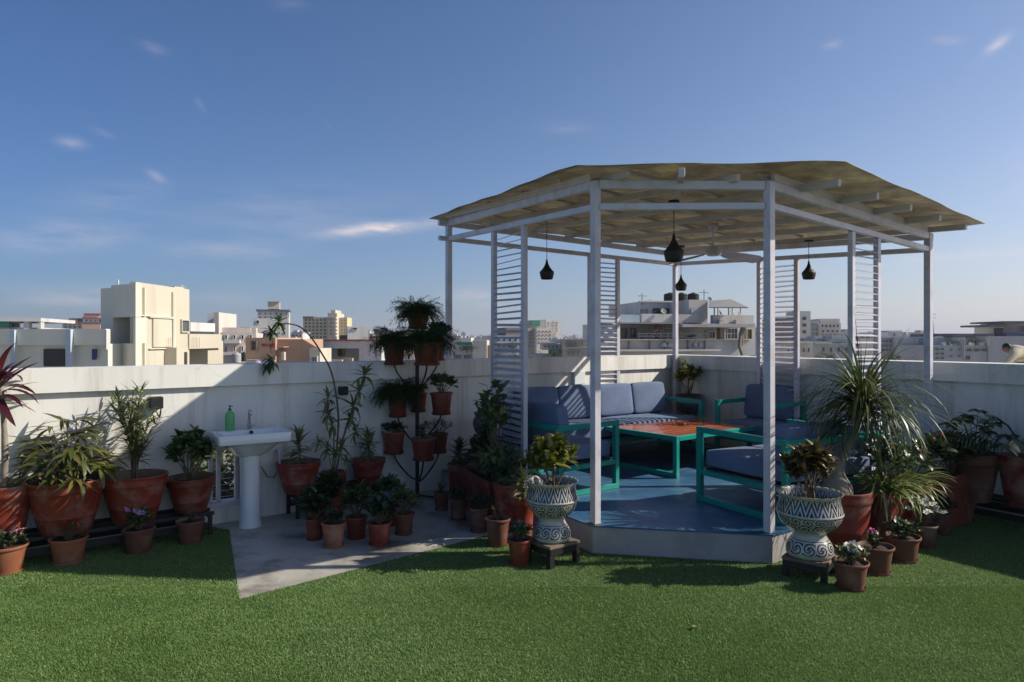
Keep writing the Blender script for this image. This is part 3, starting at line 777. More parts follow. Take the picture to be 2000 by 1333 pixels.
# wall fixtures
def wallbox(px, py, w, h, dep, name, label, cat, mat, right=False):
    P = cross_px(C0, C0 + EL, px); z = CAMZ - (py - HY) * P.y / F; q = P + ER * (dep / 2 + .002)
    t = empty(name, (q.x, q.y, z), math.atan2(EL.y, EL.x), label, cat)
    b = MB(); b.bbox((0,0,0), (w, dep, h), 0, .006); b.build('housing', mat, t)
    return t, dep
t, dd = wallbox(668, 763, .085, .085, .07, 'wall_light', 'small square black wall light beside the tall arching plant', 'wall light', M['lampblack'])
b = MB(); b.bbox((0, dd * .0, -.044), (.06, .05, .004), 0, .001); b.build('lens', surf('frosted_lens', (.4,.4,.36), .4), t)
t, dd = wallbox(304, 786, .10, .10, .085, 'wall_light', 'square black wall light in the sun behind the yellow-flowered shrub', 'wall light', M['lampblack'])
b = MB(); b.bbox((0, 0, -.052), (.07, .06, .004), 0, .001); b.build('lens', surf('frosted_lens', (.4,.4,.36), .4), t)
t, dd = wallbox(1128, 738, .19, .17, .05, 'switch_box', 'white switch box on the wall above the sofa', 'switch box', M['porcelain'])
# ------------------------------------------------------------------ leaves
M['lf_green'] = leafmat('leaf_mid_green', (.028,.060,.014), (.055,.095,.022), (.085,.12,.03))
M['lf_dark'] = leafmat('leaf_dark_green', (.014,.034,.012), (.028,.055,.018), (.045,.075,.022), .35, .15)
M['lf_olive'] = leafmat('leaf_olive_palm', (.045,.070,.014), (.12,.125,.028), (.19,.165,.045), .4, .25)
M['lf_oleander'] = leafmat('leaf_oleander', (.05,.085,.03), (.10,.14,.05), (.19,.20,.08), .45, .25)
M['lf_red'] = leafmat('leaf_cordyline', (.030,.007,.012), (.085,.014,.022), (.17,.05,.03), .38, .15)
M['lf_croton'] = leafmat('leaf_croton', (.05,.10,.018), (.16,.18,.025), (.30,.22,.03), .35, .2)
M['lf_croton_r'] = leafmat('leaf_croton_dark', (.03,.05,.015), (.09,.07,.02), (.22,.12,.025), .35, .2)
M['lf_varieg'] = leafmat('leaf_variegated', (.07,.11,.03), (.17,.19,.07), (.33,.30,.15), .4, .2)
M['lf_fern'] = leafmat('leaf_asparagus_fern', (.018,.045,.010), (.035,.075,.016), (.055,.10,.022), .6, .3)
M['lf_spider'] = leafmat('leaf_spider_plant', (.10,.16,.035), (.20,.25,.07), (.40,.40,.20), .4, .3)
M['lf_pony'] = leafmat('leaf_ponytail', (.028,.055,.014), (.06,.09,.022), (.16,.165,.05), .4, .2)
M['lf_croton_s'] = leafmat('leaf_schefflera', (.02,.04,.018), (.04,.07,.028), (.07,.10,.04), .35, .15)
M['bark'] = surf('plant_stem', (.13,.10,.06), .85, .3, 14, 60, .5, .003)
M['bark2'] = surf('pale_bark', (.24,.20,.15), .85, .25, 12, 60, .6, .004)
def leaf_geo(w, droop, prof='lens', ns=5, fold=.25):
    vs = []; fs = []
    for i in range(ns + 1):
        t = i / ns
        if prof == 'lens': ww = w * (math.sin(math.pi * min(1, t ** .8 * .97 + .03)) ** .8)
        elif prof == 'strap': ww = w * (1 - t ** 3) * (.55 + .45 * min(1, t * 5))
        elif prof == 'oval': ww = w * math.sin(math.pi * (t * .96 + .03)) ** .6
        else: ww = w * (1 - t)
        ang = droop * t; x = t * (1 - droop ** 2 * t * t / 6) ; z = -droop * t * t / 2
        if droop > .9: x = math.sin(droop * t) / droop; z = -(1 - math.cos(droop * t)) / droop
        if i == ns: vs.append((x, 0, z)); break
        if fold: vs += [(x, -ww, z + ww * fold), (x, 0, z), (x, ww, z + ww * fold)]
        else: vs += [(x, -ww, z), (x, ww, z)]
    k = 3 if fold else 2
    for i in range(ns - 1):
        for j in range(k - 1): fs.append((i*k+j, i*k+j+1, (i+1)*k+j+1, (i+1)*k+j))
    e = ns * k
    for j in range(k - 1): fs.append(((ns-1)*k+j, (ns-1)*k+j+1, e))
    return np.array(vs), fs
LIB = {}
def lib(key):
    if key in LIB: return LIB[key]
    spec = {'drac': (.10, [.3,.7,1.1,1.5], 'strap', 5, .2), 'narrow': (.048, [.1,.3,.5], 'lens', 4, .15), 'oval': (.25, [.1,.4,.7], 'oval', 4, .25),
            'croton': (.19, [.2,.5,.9,1.2], 'oval', 4, .3), 'cord': (.085, [.5,1.0,1.5,2.0], 'lens', 7, .25), 'fan': (.080, [.3,.6,.9,1.3], 'lens', 5, .2),
            'needle': (.045, [.2,.6], 'tri', 1, 0), 'ribbon': (.012, [1.2,1.8,2.3,2.8], 'strap', 9, .3), 'ribup': (.006, [.15,.4,.7], 'strap', 8, .3), 'spider': (.025, [1.3,1.9,2.4], 'strap', 7, .25),
            'petal': (.34, [.3], 'oval', 3, 0), 'crown': (.42, [.2,.6], 'oval', 2, 0), 'herb': (.26, [.2,.6], 'oval', 3, .2)}[key]
    LIB[key] = [leaf_geo(spec[0], d, spec[2], spec[3], spec[4]) for d in spec[1]]
    return LIB[key]
LM = {}
def leafmesh(key, v, mat):
    k = (key, v, mat.name)
    if k not in LM:
        g = lib(key)[v]; me = bpy.data.meshes.new('leaf_' + key); me.from_pydata(g[0].tolist(), [], g[1]); me.materials.append(mat)
        me.polygons.foreach_set('use_smooth', [True] * len(me.polygons)); me.update(); LM[k] = me
    return LM[k]
def LMx(p, az, el, L, roll=0.0):
    return Matrix.Translation(p) @ Matrix.Rotation(az, 4, 'Z') @ Matrix.Rotation(-el, 4, 'Y') @ Matrix.Rotation(roll, 4, 'X') @ Matrix.Scale(L, 4)
class Fol:
    def __init__(s, key, mat, r): s.key, s.mat, s.r = key, mat, r; s.it = []
    def leaf(s, p, az, el, L, roll=None, v=None):
        s.it.append((s.r.randrange(len(lib(s.key))) if v is None else v, LMx(Vector(p), az, el, L, s.r.uniform(-.5, .5) if roll is None else roll)))
    def rosette(s, p, n, L, e0=80, e1=-15, axis=None, jit=.3):
        for i in range(n):
            t = (i + .5) / n; az = i * 2.39996 + s.r.uniform(-jit, jit); el = R(e0 + (e1 - e0) * t + s.r.uniform(-10, 10))
            pp = Vector(p) + Vector((0, 0, -t * L * .25))
            s.leaf(pp, az, el, L * s.r.uniform(.75, 1.1) * (.75 + .5 * min(t * 1.6, .5)))
    def each(s, parent, name='leaf'):
        for v, m in s.it:
            o = link_mesh(name, leafmesh(s.key, v, s.mat), parent); o.matrix_local = m
    def join(s, parent, name='foliage'):
        G = lib(s.key); VV = []; FF = []; b = 0
        for v, m in s.it:
            vs, fs = G[v]; A = np.array(m)
            VV.append(vs @ A[:3, :3].T + A[:3, 3]); FF += [tuple(i + b for i in f) for f in fs]; b += len(vs)
        if not VV: return None
        me = bpy.data.meshes.new(name); me.from_pydata(np.concatenate(VV).tolist(), [], FF); me.materials.append(s.mat)
        me.polygons.foreach_set('use_smooth', [True] * len(me.polygons)); me.update()
        o = link_mesh(name, me, parent); o['kind'] = 'stuff'; return o
def curve(p, q, bend, n=7):
    p, q = Vector(p), Vector(q); return [p.lerp(q, i / (n - 1)) + Vector(bend) * math.sin(math.pi * i / (n - 1)) for i in range(n)]

# ------------------------------------------------------------------ pots
def potprof(r, H, style):
    rb = r * {'big': .62, 'small': .70, 'tall': .78}[style]; band = .16 if style != 'small' else .12
    t = max(.008, r * .055)
    if style == 'small':
        return [(rb*.97,.0),(rb,.004),(r*.90,H*.90),(r*.985,H*.905),(r,H*.93),(r,H*.985),(r*.98,H),(r-t,H),(r-t*1.4,H*.97),(r-t*1.8,H*.86)]
    return [(rb*.96,.0),(rb,.006),(rb+(r*.93-rb)*.38,H*.30),(rb+(r*.93-rb)*.42+.004,H*.33),(rb+(r*.93-rb)*.44,H*.36),(r*.925,H*.79),(r*.965,H*.805),(r*.985,H*.86),(r*.965,H*.91),(r*.985,H*.95),(r,H*.985),(r*.985,H),(r-t,H),(r-t*1.5,H*.96),(r-t*2,H*.80)]
def make_pot(t, r, H, mat, style='small', saucer=True, seed=0):
    b = MB(); pr = potprof(r, H, style); wob = random.Random(seed); a0, a1 = wob.uniform(0, 6), wob.uniform(0, 6)
    def fn(rr, z, a, i): return rr * (1 + .006 * math.sin(2 * a + a0) + .004 * math.sin(3 * a + a1)), z + .004 * r / .2 * math.sin(a + a1) * z / H
    b.lathe(pr, 40 if r > .12 else 28, fn=fn); nseg = 40 if r > .12 else 28
    for i_ in range((len(pr) - (3 if style == 'small' else 4)) * nseg, len(b.m) - 1): b.m[i_] = 1
    po = b.build('pot', [mat, M['worn_rim']], t, smooth=True, ang=42)
    zs = pr[-1][1]
    b = MB(); rs_ = pr[-1][0] * 1.0; n = 24
    b.lathe([(rs_, zs + .002), (rs_ * .7, zs + .008), (rs_ * .35, zs + .004), (.002, zs + .012)], n, cap0=False, fn=lambda rr, z, a, i: (rr, z + .006 * math.sin(a * 3 + i * 2 + seed)))
    so = b.build('soil', M['soil'], t, smooth=True)
    if so.data.polygons[0].normal.z < 0: so.data.flip_normals()
    if saucer:
        rb = pr[0][0]; b = MB(); b.lathe([(rb*1.0,-.001),(rb*1.16,.0),(rb*1.22,.018),(rb*1.17,.018),(rb*1.1,.004)], 28, c=(0,0,0)); b.build('saucer', mat, t, smooth=True, ang=40)
    return zs
def spot(px, rimy, w, boty, z0=0.0, D=None, taper=.7):
    if D is None:
        Df = (CAMZ - z0) * F / (boty - HY); D = Df
        for _ in range(3): r = w * D / F / 2; D = Df + r * taper
    else: z0 = CAMZ - (boty - HY) * (D - w * D / F / 2 * taper) / F if z0 is None else z0
    r = w * D / F / 2; H = CAMZ - (rimy - HY) * D / F - z0
    return Vector(((px - CX) / F * D, D, z0)), r, H

PL_N = [0]
def plant(label, px, rimy, w, boty, kind, ph, pw, mat='pot_orange', z0=0.0, D=None, style='small', saucer=None, cat='potted plant', group=None, tilt=None, **kw):
    """ph / pw: height above the rim and full width of the plant in photo pixels"""
    PL_N[0] += 1; seed = PL_N[0]; r_ = random.Random(seed * 17 + 3)
    P, r, H = spot(px, rimy, w, boty, z0, D); D = P.y
    t = empty('potted_plant', P + Vector((0, 0, .002 if z0 == 0 else 0)), 0, label, cat, group)
    if z0 == 0.0 and inside(np.array([P.x]), np.array([P.y]), patch)[0]: t.location.z = .0055
    zs = make_pot(t, r, H, M[mat], style, (style == 'small') if saucer is None else saucer, seed)
    h = ph * D / F + (H - zs); s = pw * D / F / 2
    grow(t, kind, zs, h, s, r, r_, **kw)
    return t, P, r, H, zs
def flowers(t, pts, col, r_, size=.016, np_=5, white_edge=False):
    nm = 'petal_%02x%02x%02x' % tuple(int(c * 255) for c in col)
    if nm not in M: M[nm] = leafmat(nm, col, scale3(col, 1.1), scale3(col, .8), .5, .25)
    key = (nm, size, np_)
    if key not in LM:
        b = MB(); g = lib('petal')[0]
        for k in range(np_):
            A = LMx(Vector((0,0,0)), 2*math.pi*k/np_, .35, size); b.add([A @ Vector(v) for v in g[0]], g[1])
        b.lathe([(size*.22, .0),(size*.18, size*.2),(.0004, size*.25)], 8, mi=1, cap0=False)
        me = b.mesh('flower'); me.materials.append(M[nm])
        if 'petal_heart' not in M: M['petal_heart'] = surf('flower_heart', (.45,.30,.05), .8, .1, 10, 10, 0)
        me.materials.append(M['petal_heart'] if not white_edge else M[white_edge]); me.polygons.foreach_set('material_index', b.m); LM[key] = me
    for p in pts:
        o = link_mesh('flower', LM[key], t); o.location = p; o.rotation_euler = (r_.uniform(-.1, 1.1), r_.uniform(-.5, .5), r_.uniform(-1.0, 1.0)); k = r_.uniform(.8, 1.2); o.scale = (k, k, k)
def grow(t, kind, zs, h, s, r, r_, lm=None, n=None, fl=None, fn=10, fsize=.016, L=None, each=False, lean=(0, 0)):
    lx, ly = lean
    if kind in ('bush', 'croton', 'herb'):
        st = MB(); key = {'bush': 'oval', 'croton': 'croton', 'herb': 'herb'}[kind]
        if kind != 'croton' and lm is None and L is None: key = r_.choice([key, key, 'narrow', 'croton']); n = int((n or 150) * (1.5 if key == 'narrow' else 1))
        f = Fol(key, M[lm or (r_.choice(['lf_dark', 'lf_dark', 'lf_green', 'lf_croton_s', 'lf_oleander']) if kind != 'croton' else 'lf_croton')], r_)
        nb = {'bush': 14, 'croton': 13, 'herb': 22}[kind]; s *= 1.12; tips = []
        for k in range(nb):
            a = k * 2.4 + r_.uniform(-.4, .4); rad = s * .82 * math.sqrt((k + .5) / nb); zz = zs + h * (1 - .55 * (rad / max(s, .01)) ** 2) * r_.uniform(.80, .98)
            q = Vector((rad * math.cos(a) + lx, rad * math.sin(a) + ly, zz)); p = Vector((r_.uniform(-.15, .15) * r, r_.uniform(-.15, .15) * r, zs))
            cv = curve(p, q, (r_.uniform(-.02, .02), r_.uniform(-.02, .02), h * .06)); st.tube(cv, [max(.0012, .007 * (1 - i / 8) * min(1, h / .3)) for i in range(len(cv))], 5); tips.append((cv, q))
        LL = L or (h * .26 if kind != 'herb' else h * .30)
        cnt = int((n or (150 if kind == 'herb' else 170)) * 1.7); LL *= 1.12
        for k in range(cnt):
            cv, q = tips[k % nb]; u = r_.uniform(.45 if kind != 'herb' else .2, 1) ** .6; p = cv[min(6, int(u * 6.99))].lerp(q, .2) if u < .95 else q
            f.leaf(p + Vector((r_.gauss(0, LL * .12), r_.gauss(0, LL * .12), r_.gauss(0, LL * .1))), r_.uniform(0, 6.283), R(r_.uniform(-15, 70) if kind != 'croton' else r_.uniform(-10, 75)), LL * r_.uniform(.6, 1.1))
        st.build('stem', M['bark'], t, smooth=True)
        f.each(t) if each else f.join(t)
        if fl: flowers(t, [tips[i % nb][1] + Vector((r_.gauss(0, LL*.3), r_.gauss(0, LL*.3), r_.uniform(0, LL * .35))) for i in range(fn)], fl, r_, fsize)
    elif kind == 'fern':
        f = Fol('needle', M[lm or 'lf_fern'], r_); ribs = MB()
        for k in range(int((n or 90) * 1.5)):
            az = r_.uniform(0, 6.283); el = r_.uniform(.35, 1.55); LL = s * 1.3 * r_.uniform(.6, 1.1); g = r_.uniform(.8, 1.7)
            pts = []; p = Vector((r_.gauss(0, r * .3), r_.gauss(0, r * .3), zs)); e = el
            for i in range(9):
                pts.append(p.copy()); d = Vector((math.cos(az) * math.cos(e), math.sin(az) * math.cos(e), math.sin(e))); p = p + d * LL / 8 * (1 if h > s * .8 else .9); e -= g / 8 * 1.6
            ribs.tube(pts, [.0012] * 9, 3, cap=False)
            for i in range(2, 9):
                for j in range(8):
                    q = pts[i-1].lerp(pts[i], r_.random()); f.leaf(q, az + r_.uniform(-1.5, 1.5), r_.uniform(-.5, 1.1), s * r_.uniform(.12, .24))
        ribs.build('stem', M['lf_green'], t); f.join(t)
    elif kind == 'rosette':
        f = Fol('drac', M[lm or 'lf_varieg'], r_); st = MB(); LL = L or min(s * 1.0, h * .8); st.tube(curve((0,0,zs), (lx, ly, zs + h * .62), (.01,.01,0), 5), [.011,.010,.009,.009,.008], 7)
        for k in range(n or 46):
            tt = (k + .5) / (n or 46); z = zs + h * (.18 + .50 * (1 - tt)); el = R(82 - 95 * tt + r_.uniform(-12, 12)); f.leaf((lx * (1 - tt), ly * (1 - tt), z), k * 2.4, el, LL * r_.uniform(.75, 1.05) * (.7 + .3 * math.sin(tt * 3)))
        st.build('stem', M['bark'], t, smooth=True); f.each(t) if each else f.join(t)
    elif kind == 'oleander':
        st = MB(); f = Fol('narrow', M[lm or 'lf_oleander'], r_); tips = []
        for k in range(11):
            a = k * 2.4; rad = s * .95 * math.sqrt((k + .5) / 11); q = Vector((rad * math.cos(a) + lx, rad * math.sin(a) + ly, zs + h * r_.uniform(.62, .97)))
            cv = curve((r_.gauss(0,.012), r_.gauss(0,.012), zs), q, (-.25 * rad * math.cos(a), -.25 * rad * math.sin(a), 0), 12); st.tube(cv, [.009 - .0006 * i for i in range(12)], 5); tips.append(q)
            for i in range(4, 12):
                for j in range(11): f.leaf(cv[i] + Vector((0,0,r_.uniform(-.01,.02))), r_.uniform(0, 6.283), R(r_.uniform(-10, 60)), r_.uniform(.08, .15))
        st.build('stem', M['bark'], t, smooth=True); f.join(t)
        if fl: flowers(t, [q + Vector((0,0,.02)) for q in tips[:8]], fl, r_, .022)
    elif kind == 'palmfan':
        st = MB(); f = Fol('fan', M[lm or 'lf_olive'], r_)
        for k in range(n or 30):
            a = k * 2.4 + r_.uniform(-.3, .3); u = math.sqrt((k + .5) / (n or 24)); rad = s * .62 * u
            q = Vector((rad * math.cos(a), rad * math.sin(a) * .8, zs + h * (.80 - .55 * u * u) * r_.uniform(.45, 1.1)))
            cv = curve((r_.gauss(0, r*.25), r_.gauss(0, r*.25), zs), q, (0, 0, h * .1), 6); st.tube(cv, [.006,.006,.005,.004,.003,.003], 5)
            nl = r_.randint(6, 8); Lf = s * .50 * r_.uniform(.8, 1.1)
            for j in range(nl): f.leaf(q, a + (j - (nl - 1) / 2) * .36 + r_.uniform(-.08, .08), R(r_.uniform(0, 42) - 20 * u), Lf * (1 - .25 * abs(j - (nl - 1) / 2) / nl) , roll=r_.uniform(-.3, .3))
        st.build('stem', M['bark'], t, smooth=True)
        f.it = f.it[:290] ; f.each(t)
    elif kind == 'cordyline':
        f = Fol('cord', M['lf_red'], r_); st = MB(); st.tube(curve((0,0,zs), (lx, ly, zs + h * .72), (.02,0,0), 8), [.022] * 4 + [.018] * 4, 8); st.build('stem', M['bark2'], t, smooth=True)
        for k in range(n or 34):
            tt = (k + .5) / (n or 34); f.leaf((lx, ly, zs + h * (.74 - .16 * tt)), k * 2.4, R(82 - 88 * tt + r_.uniform(-10, 10)), s * r_.uniform(.8, 1.05))
        f.each(t)
    elif kind == 'spider':
        f = Fol('spider', M[lm or 'lf_spider'], r_)
        for k in range(n or 120): f.leaf((r_.gauss(0, r * .4), r_.gauss(0, r * .4), zs), r_.uniform(0, 6.283), R(r_.uniform(25, 80)), s * r_.uniform(.8, 1.5))
        f.join(t)
    elif kind == 'leafy':       # compound leaves on long stalks
        st = MB(); f = Fol('oval', M[lm or 'lf_croton_s'], r_)
        for k in range(n or 14):
            a = k * 2.4 + .3; u = math.sqrt((k + .5) / (n or 14)); q = Vector((s * .8 * u * math.cos(a), s * .8 * u * math.sin(a), zs + h * (.93 - .6 * u * u) * r_.uniform(.8, 1.05)))
            cv = curve((0, 0, zs), q, (0, 0, h * .05), 6); st.tube(cv, [.007,.006,.005,.004,.003,.002], 5)
            for j in range(8): f.leaf(q, a + j * .785, R(r_.uniform(-20, 15)), s * r_.uniform(.25, .36))
        st.build('stem', M['bark'], t, smooth=True); f.join(t)
    elif kind == 'sprig':
        st = MB(); f = Fol('oval', M[lm or 'lf_dark'], r_)
        for k in range(n or 5):
            q = Vector((r_.gauss(0, s * .4), r_.gauss(0, s * .4), zs + h * r_.uniform(.5, 1))); cv = curve((0,0,zs), q, (r_.gauss(0,.01), 0, 0), 8); st.tube(cv, [.003] * 8, 4)
            for i in range(2, 8):
                for j in range(3): f.leaf(cv[i], r_.uniform(0, 6.283), R(r_.uniform(0, 50)), h * .22 * r_.uniform(.6, 1.1))
        st.build('stem', M['bark'], t); f.join(t)
    elif kind == 'fronds':
        st = MB(); f = Fol('narrow', M[lm or 'lf_dark'], r_)
        for k in range(n or 9):
            az = k * 2.4 + .6; e = R(r_.uniform(50, 82)); p = Vector((0, 0, zs)); pts = []; LL = max(h, s) * 1.25 * r_.uniform(.8, 1.05)
            for i in range(14):
                pts.append(p.copy()); d = Vector((math.cos(az) * math.cos(e), math.sin(az) * math.cos(e), math.sin(e))); p = p + d * LL / 13; e -= .13
            st.tube(pts, [.006 - .00035 * i for i in range(14)], 5)
            for i in range(4, 14):
                for sg in (-1, 1):
                    for j in (0, .5): f.leaf(pts[i].lerp(pts[i-1], j), az + sg * 1.0, R(-25), LL * .24 * (1 - abs(i - 8) / 12), roll=0)
        st.build('stem', M['bark'], t, smooth=True); f.join(t)

# ------------------------------------------------------------------ racks for the big pots
def rack(px0, px1, off0, off1, z, label, right=False):
    if right: a0, a1 = px0, px1
    else:
        P0, P1 = cross_px(AC(0, off0), AC(5, off0), px0), cross_px(AC(0, off0), AC(5, off0), px1)
        a0, a1 = (P0 - C0).dot(EL), (P1 - C0).dot(EL)
    t = empty('plant_rack', AC((off0 + off1) / 2, (a0 + a1) / 2) if right else AC((a0 + a1) / 2, (off0 + off1) / 2), math.atan2(ER.y, ER.x) if right else math.atan2(EL.y, EL.x), label, 'plant rack')
    L_ = abs(a1 - a0); w = abs(off1 - off0)
    for y in (-w/2, w/2, 0):
        b = MB(); b.bar((-L_/2, y, z - .016), (L_/2, y, z - .016), .025, .03, b=.002); b.build('rail', M['black'], t)
    for y in (-w/2, w/2):
        b = MB(); b.bar((-L_/2 + .05, y, z * .42), (L_/2 - .05, y, z * .42), .02, .055, b=.002); b.build('lower_rail', M['black'], t)
    nl = max(2, int(L_ / 1.3) + 1)
    for k in range(nl):
        x = -L_/2 + .03 + (L_ - .06) * k / (nl - 1)
        for y in (-w/2, w/2):
            b = MB(); b.box((x + .001, y, (z - .032 + .002) / 2), (.030, .030, z - .032 - .004)); b.build('leg', M['black'], t)
        b = MB(); b.bar((x, -w/2 + .013, z - .05), (x, w/2 - .013, z - .05), .02, .02); b.build('cross_bar', M['black'], t)
    return t
def rackD(px, off): return cross_px(AC(0, off), AC(5, off), px).y
rack(-90, 405, .03, .32, .20, 'long low black rack along the left wall under the row of big red pots')
rack(560, 740, .03, .28, .24, 'short black rack right of the basin under two red pots')
bigz = .201
rack(3.9, 5.6, .06, .40, .20, 'black rack along the right wall under the shaded big pots', True)
plant('big red pot cut by the left photo edge with dark red cordyline and undergrowth', 8, 945, 100, 1015, 'cordyline', 290, 165, 'pot_red', bigz, rackD(8, .26), 'big', lean=(-.03, 0), n=36)
t, P, r, H, zs = plant('largest red pot, sunlit, holding the olive lady palm', 129, 934, 140, 1050, 'palmfan', 150, 235, 'pot_red', bigz, rackD(129, .27), 'big', n=44)
plant('big red pot with a narrow-leaved shrub topped by yellow flowers', 263, 926, 121, 1036, 'oleander', 168, 105, 'pot_red', bigz, rackD(263, .25), 'big', fl=(.62,.52,.06))
plant('red pot with a dark broad-leaved bush left of the basin', 373, 931, 91, 1010, 'bush', 92, 88, 'pot_red', bigz, rackD(373, .20), 'big', L=.085, n=210)
plant('sunlit small pot of pink and white flowers at the left photo edge', 12, 1064, 76, 1126, 'herb', 30, 72, 'pot_orange', fl=(.55,.25,.38), fn=18, fsize=.025)
plant('small pot of red flowers in front of the lady palm', 134, 1049, 68, 1106, 'herb', 38, 56, 'pot_orange', fl=(.45,.01,.02), fn=16, fsize=.022)
plant('small pot of purple flowers in front of the yellow-flowered shrub', 271, 1031, 60, 1083, 'herb', 38, 46, 'pot_brown', fl=(.42,.22,.50), fn=12, fsize=.030)
plant('small dull pot with a few sprigs left of the concrete patch', 372, 1016, 53, 1065, 'sprig', 22, 34, 'pot_brown')
# right of the basin
plant('wide red pot on the short rack with a variegated rosette plant', 583, 901, 86, 975, 'rosette', 82, 80, 'pot_red', .241, rackD(583, .22), 'big', saucer=False)
plant('red pot on the short rack with a bushy variegated plant', 719, 896, 69, 955, 'rosette', 72, 70, 'pot_red', .241, rackD(719, .19), 'big', saucer=False, n=60)
# tall arching dracaena
Dt = rackD(650, .30)
P, r, H = spot(651, 921, 52, 975, .0055, Dt)
t = empty('potted_plant', P, 0, 'red pot with the tall bare-stemmed plant arching over the wall', 'potted plant'); zs = make_pot(t, r, H, M['pot_red'], 'tall', False, 77)
r_ = random.Random(5); st = MB()
def L3(px, py, dD=0.0): return at(px, py, Dt + dD) - P
def spl(pts, n=26):      # catmull-rom
    q = [pts[0]] + pts + [pts[-1]]; out_ = []
    for i in range(1, len(q) - 2):
        for k in range(n // (len(pts) - 1) + 1):
            u = k / (n // (len(pts) - 1) + 1); a, b, c, d = q[i-1], q[i], q[i+1], q[i+2]
            out_.append(.5 * ((2*b) + (c - a) * u + (2*a - 5*b + 4*c - d) * u*u + (3*b - a - 3*c + d) * u**3))
    out_.append(pts[-1]); return out_
s1 = spl([Vector((0,0,zs)), L3(659, 860), L3(660, 800), L3(648, 730), L3(628, 690, -.05), L3(604, 655, -.08), L3(582, 637, -.1), L3(556, 632, -.12)], 42)
s2 = spl([s1[-1], L3(540, 640, -.12), L3(526, 660, -.14), L3(530, 690, -.16)], 10)
s3 = spl([Vector((.01,0,zs)), L3(672, 850, .05), L3(688, 800, .05), L3(704, 760, .05), L3(712, 735, .05)], 20)
s4 = spl([Vector((-.01,0,zs)), L3(652, 850, .0), L3(640, 800, -.05), L3(640, 775, -.05)], 14)
s5 = spl([Vector((0,.01,zs)), L3(640, 880), L3(622, 862, -.05)], 8)
for s_, w_ in ((s1, .010), (s2, .004), (s3, .009), (s4, .008), (s5, .005)):
    b = MB(); b.tube(s_, [w_ * (1 - .35 * i / len(s_)) for i in range(len(s_))], 7); b.build('stem', M['bark'], t, smooth=True)
f = Fol('drac', M['lf_varieg'], r_)
f2 = Fol('drac', M['lf_green'], r_)
f2.rosette(L3(545, 625, -.12), 26, .13, 85, -40); f2.rosette(L3(528, 645, -.14), 22, .12, 60, -60); f2.rosette(L3(530, 700, -.16), 26, .13, 40, -75); f2.rosette(L3(520, 712, -.18), 10, .10, 20, -70)
for (a, b_, c) in ((712, 728, .17), (700, 760, .14), (690, 790, .15), (684, 815, .14), (694, 838, .13), (641, 775, .15), (640, 805, .14), (648, 828, .12), (622, 862, .11), (640, 872, .12), (655, 885, .12), (668, 870, .12), (676, 895, .10)):
    f.rosette(L3(a, b_, .0), 16, c * 1.15, 80, -45)
f2.each(t); f.each(t)
# small pots on the concrete
G = 'small terracotta pots clustered on the concrete patch'
plant('tall dark plant in the rearmost left pot of the cluster on concrete', 640, 1002, 40, 1048, 'bush', 75, 62, 'pot_brown', group=G, n=110)
plant('leftmost small pot of the cluster, its sprigs dotted with tiny white flowers', 614, 1013, 36, 1058, 'herb', 52, 58, 'pot_ochre', group=G, fl=(.6,.6,.58), fn=5, fsize=.010)
plant('low leafy plant in the front left pot of the cluster on concrete', 652, 1021, 49, 1074, 'herb', 22, 40, 'pot_orange', group=G)
plant('middle pot of the cluster on concrete with dark upright stems', 696, 1009, 44, 1056, 'bush', 58, 66, 'pot_ochre', group=G, n=120)
plant('bright orange-red front pot of the cluster with blue-flowered plant', 741, 1020, 50, 1069, 'herb', 52, 72, 'pot_ochre', group=G, fl=(.05,.05,.32), fn=4, fsize=.017)
plant('brown pot at the right end of the cluster on concrete', 789, 1003, 42, 1048, 'bush', 48, 62, 'pot_brown', group=G, n=120)
plant('dark plant behind the blue-flowered one in the cluster', 758, 985, 38, 1030, 'bush', 52, 66, 'pot_brown', group=G, n=120)
G = 'small terracotta pots by the left side of the deck'
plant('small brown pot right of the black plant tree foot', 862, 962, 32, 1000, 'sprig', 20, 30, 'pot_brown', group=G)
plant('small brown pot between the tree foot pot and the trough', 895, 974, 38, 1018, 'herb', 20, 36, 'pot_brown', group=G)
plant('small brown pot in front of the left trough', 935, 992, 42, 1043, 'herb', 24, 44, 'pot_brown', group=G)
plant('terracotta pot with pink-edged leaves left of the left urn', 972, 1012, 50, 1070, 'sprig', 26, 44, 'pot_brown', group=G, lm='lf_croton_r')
plant('front pot with white flowers left of the left urn stand', 1015, 1052, 50, 1107, 'herb', 30, 46, 'pot_ochre', group=G, fl=(.75,.75,.70), fn=7, fsize=.020)
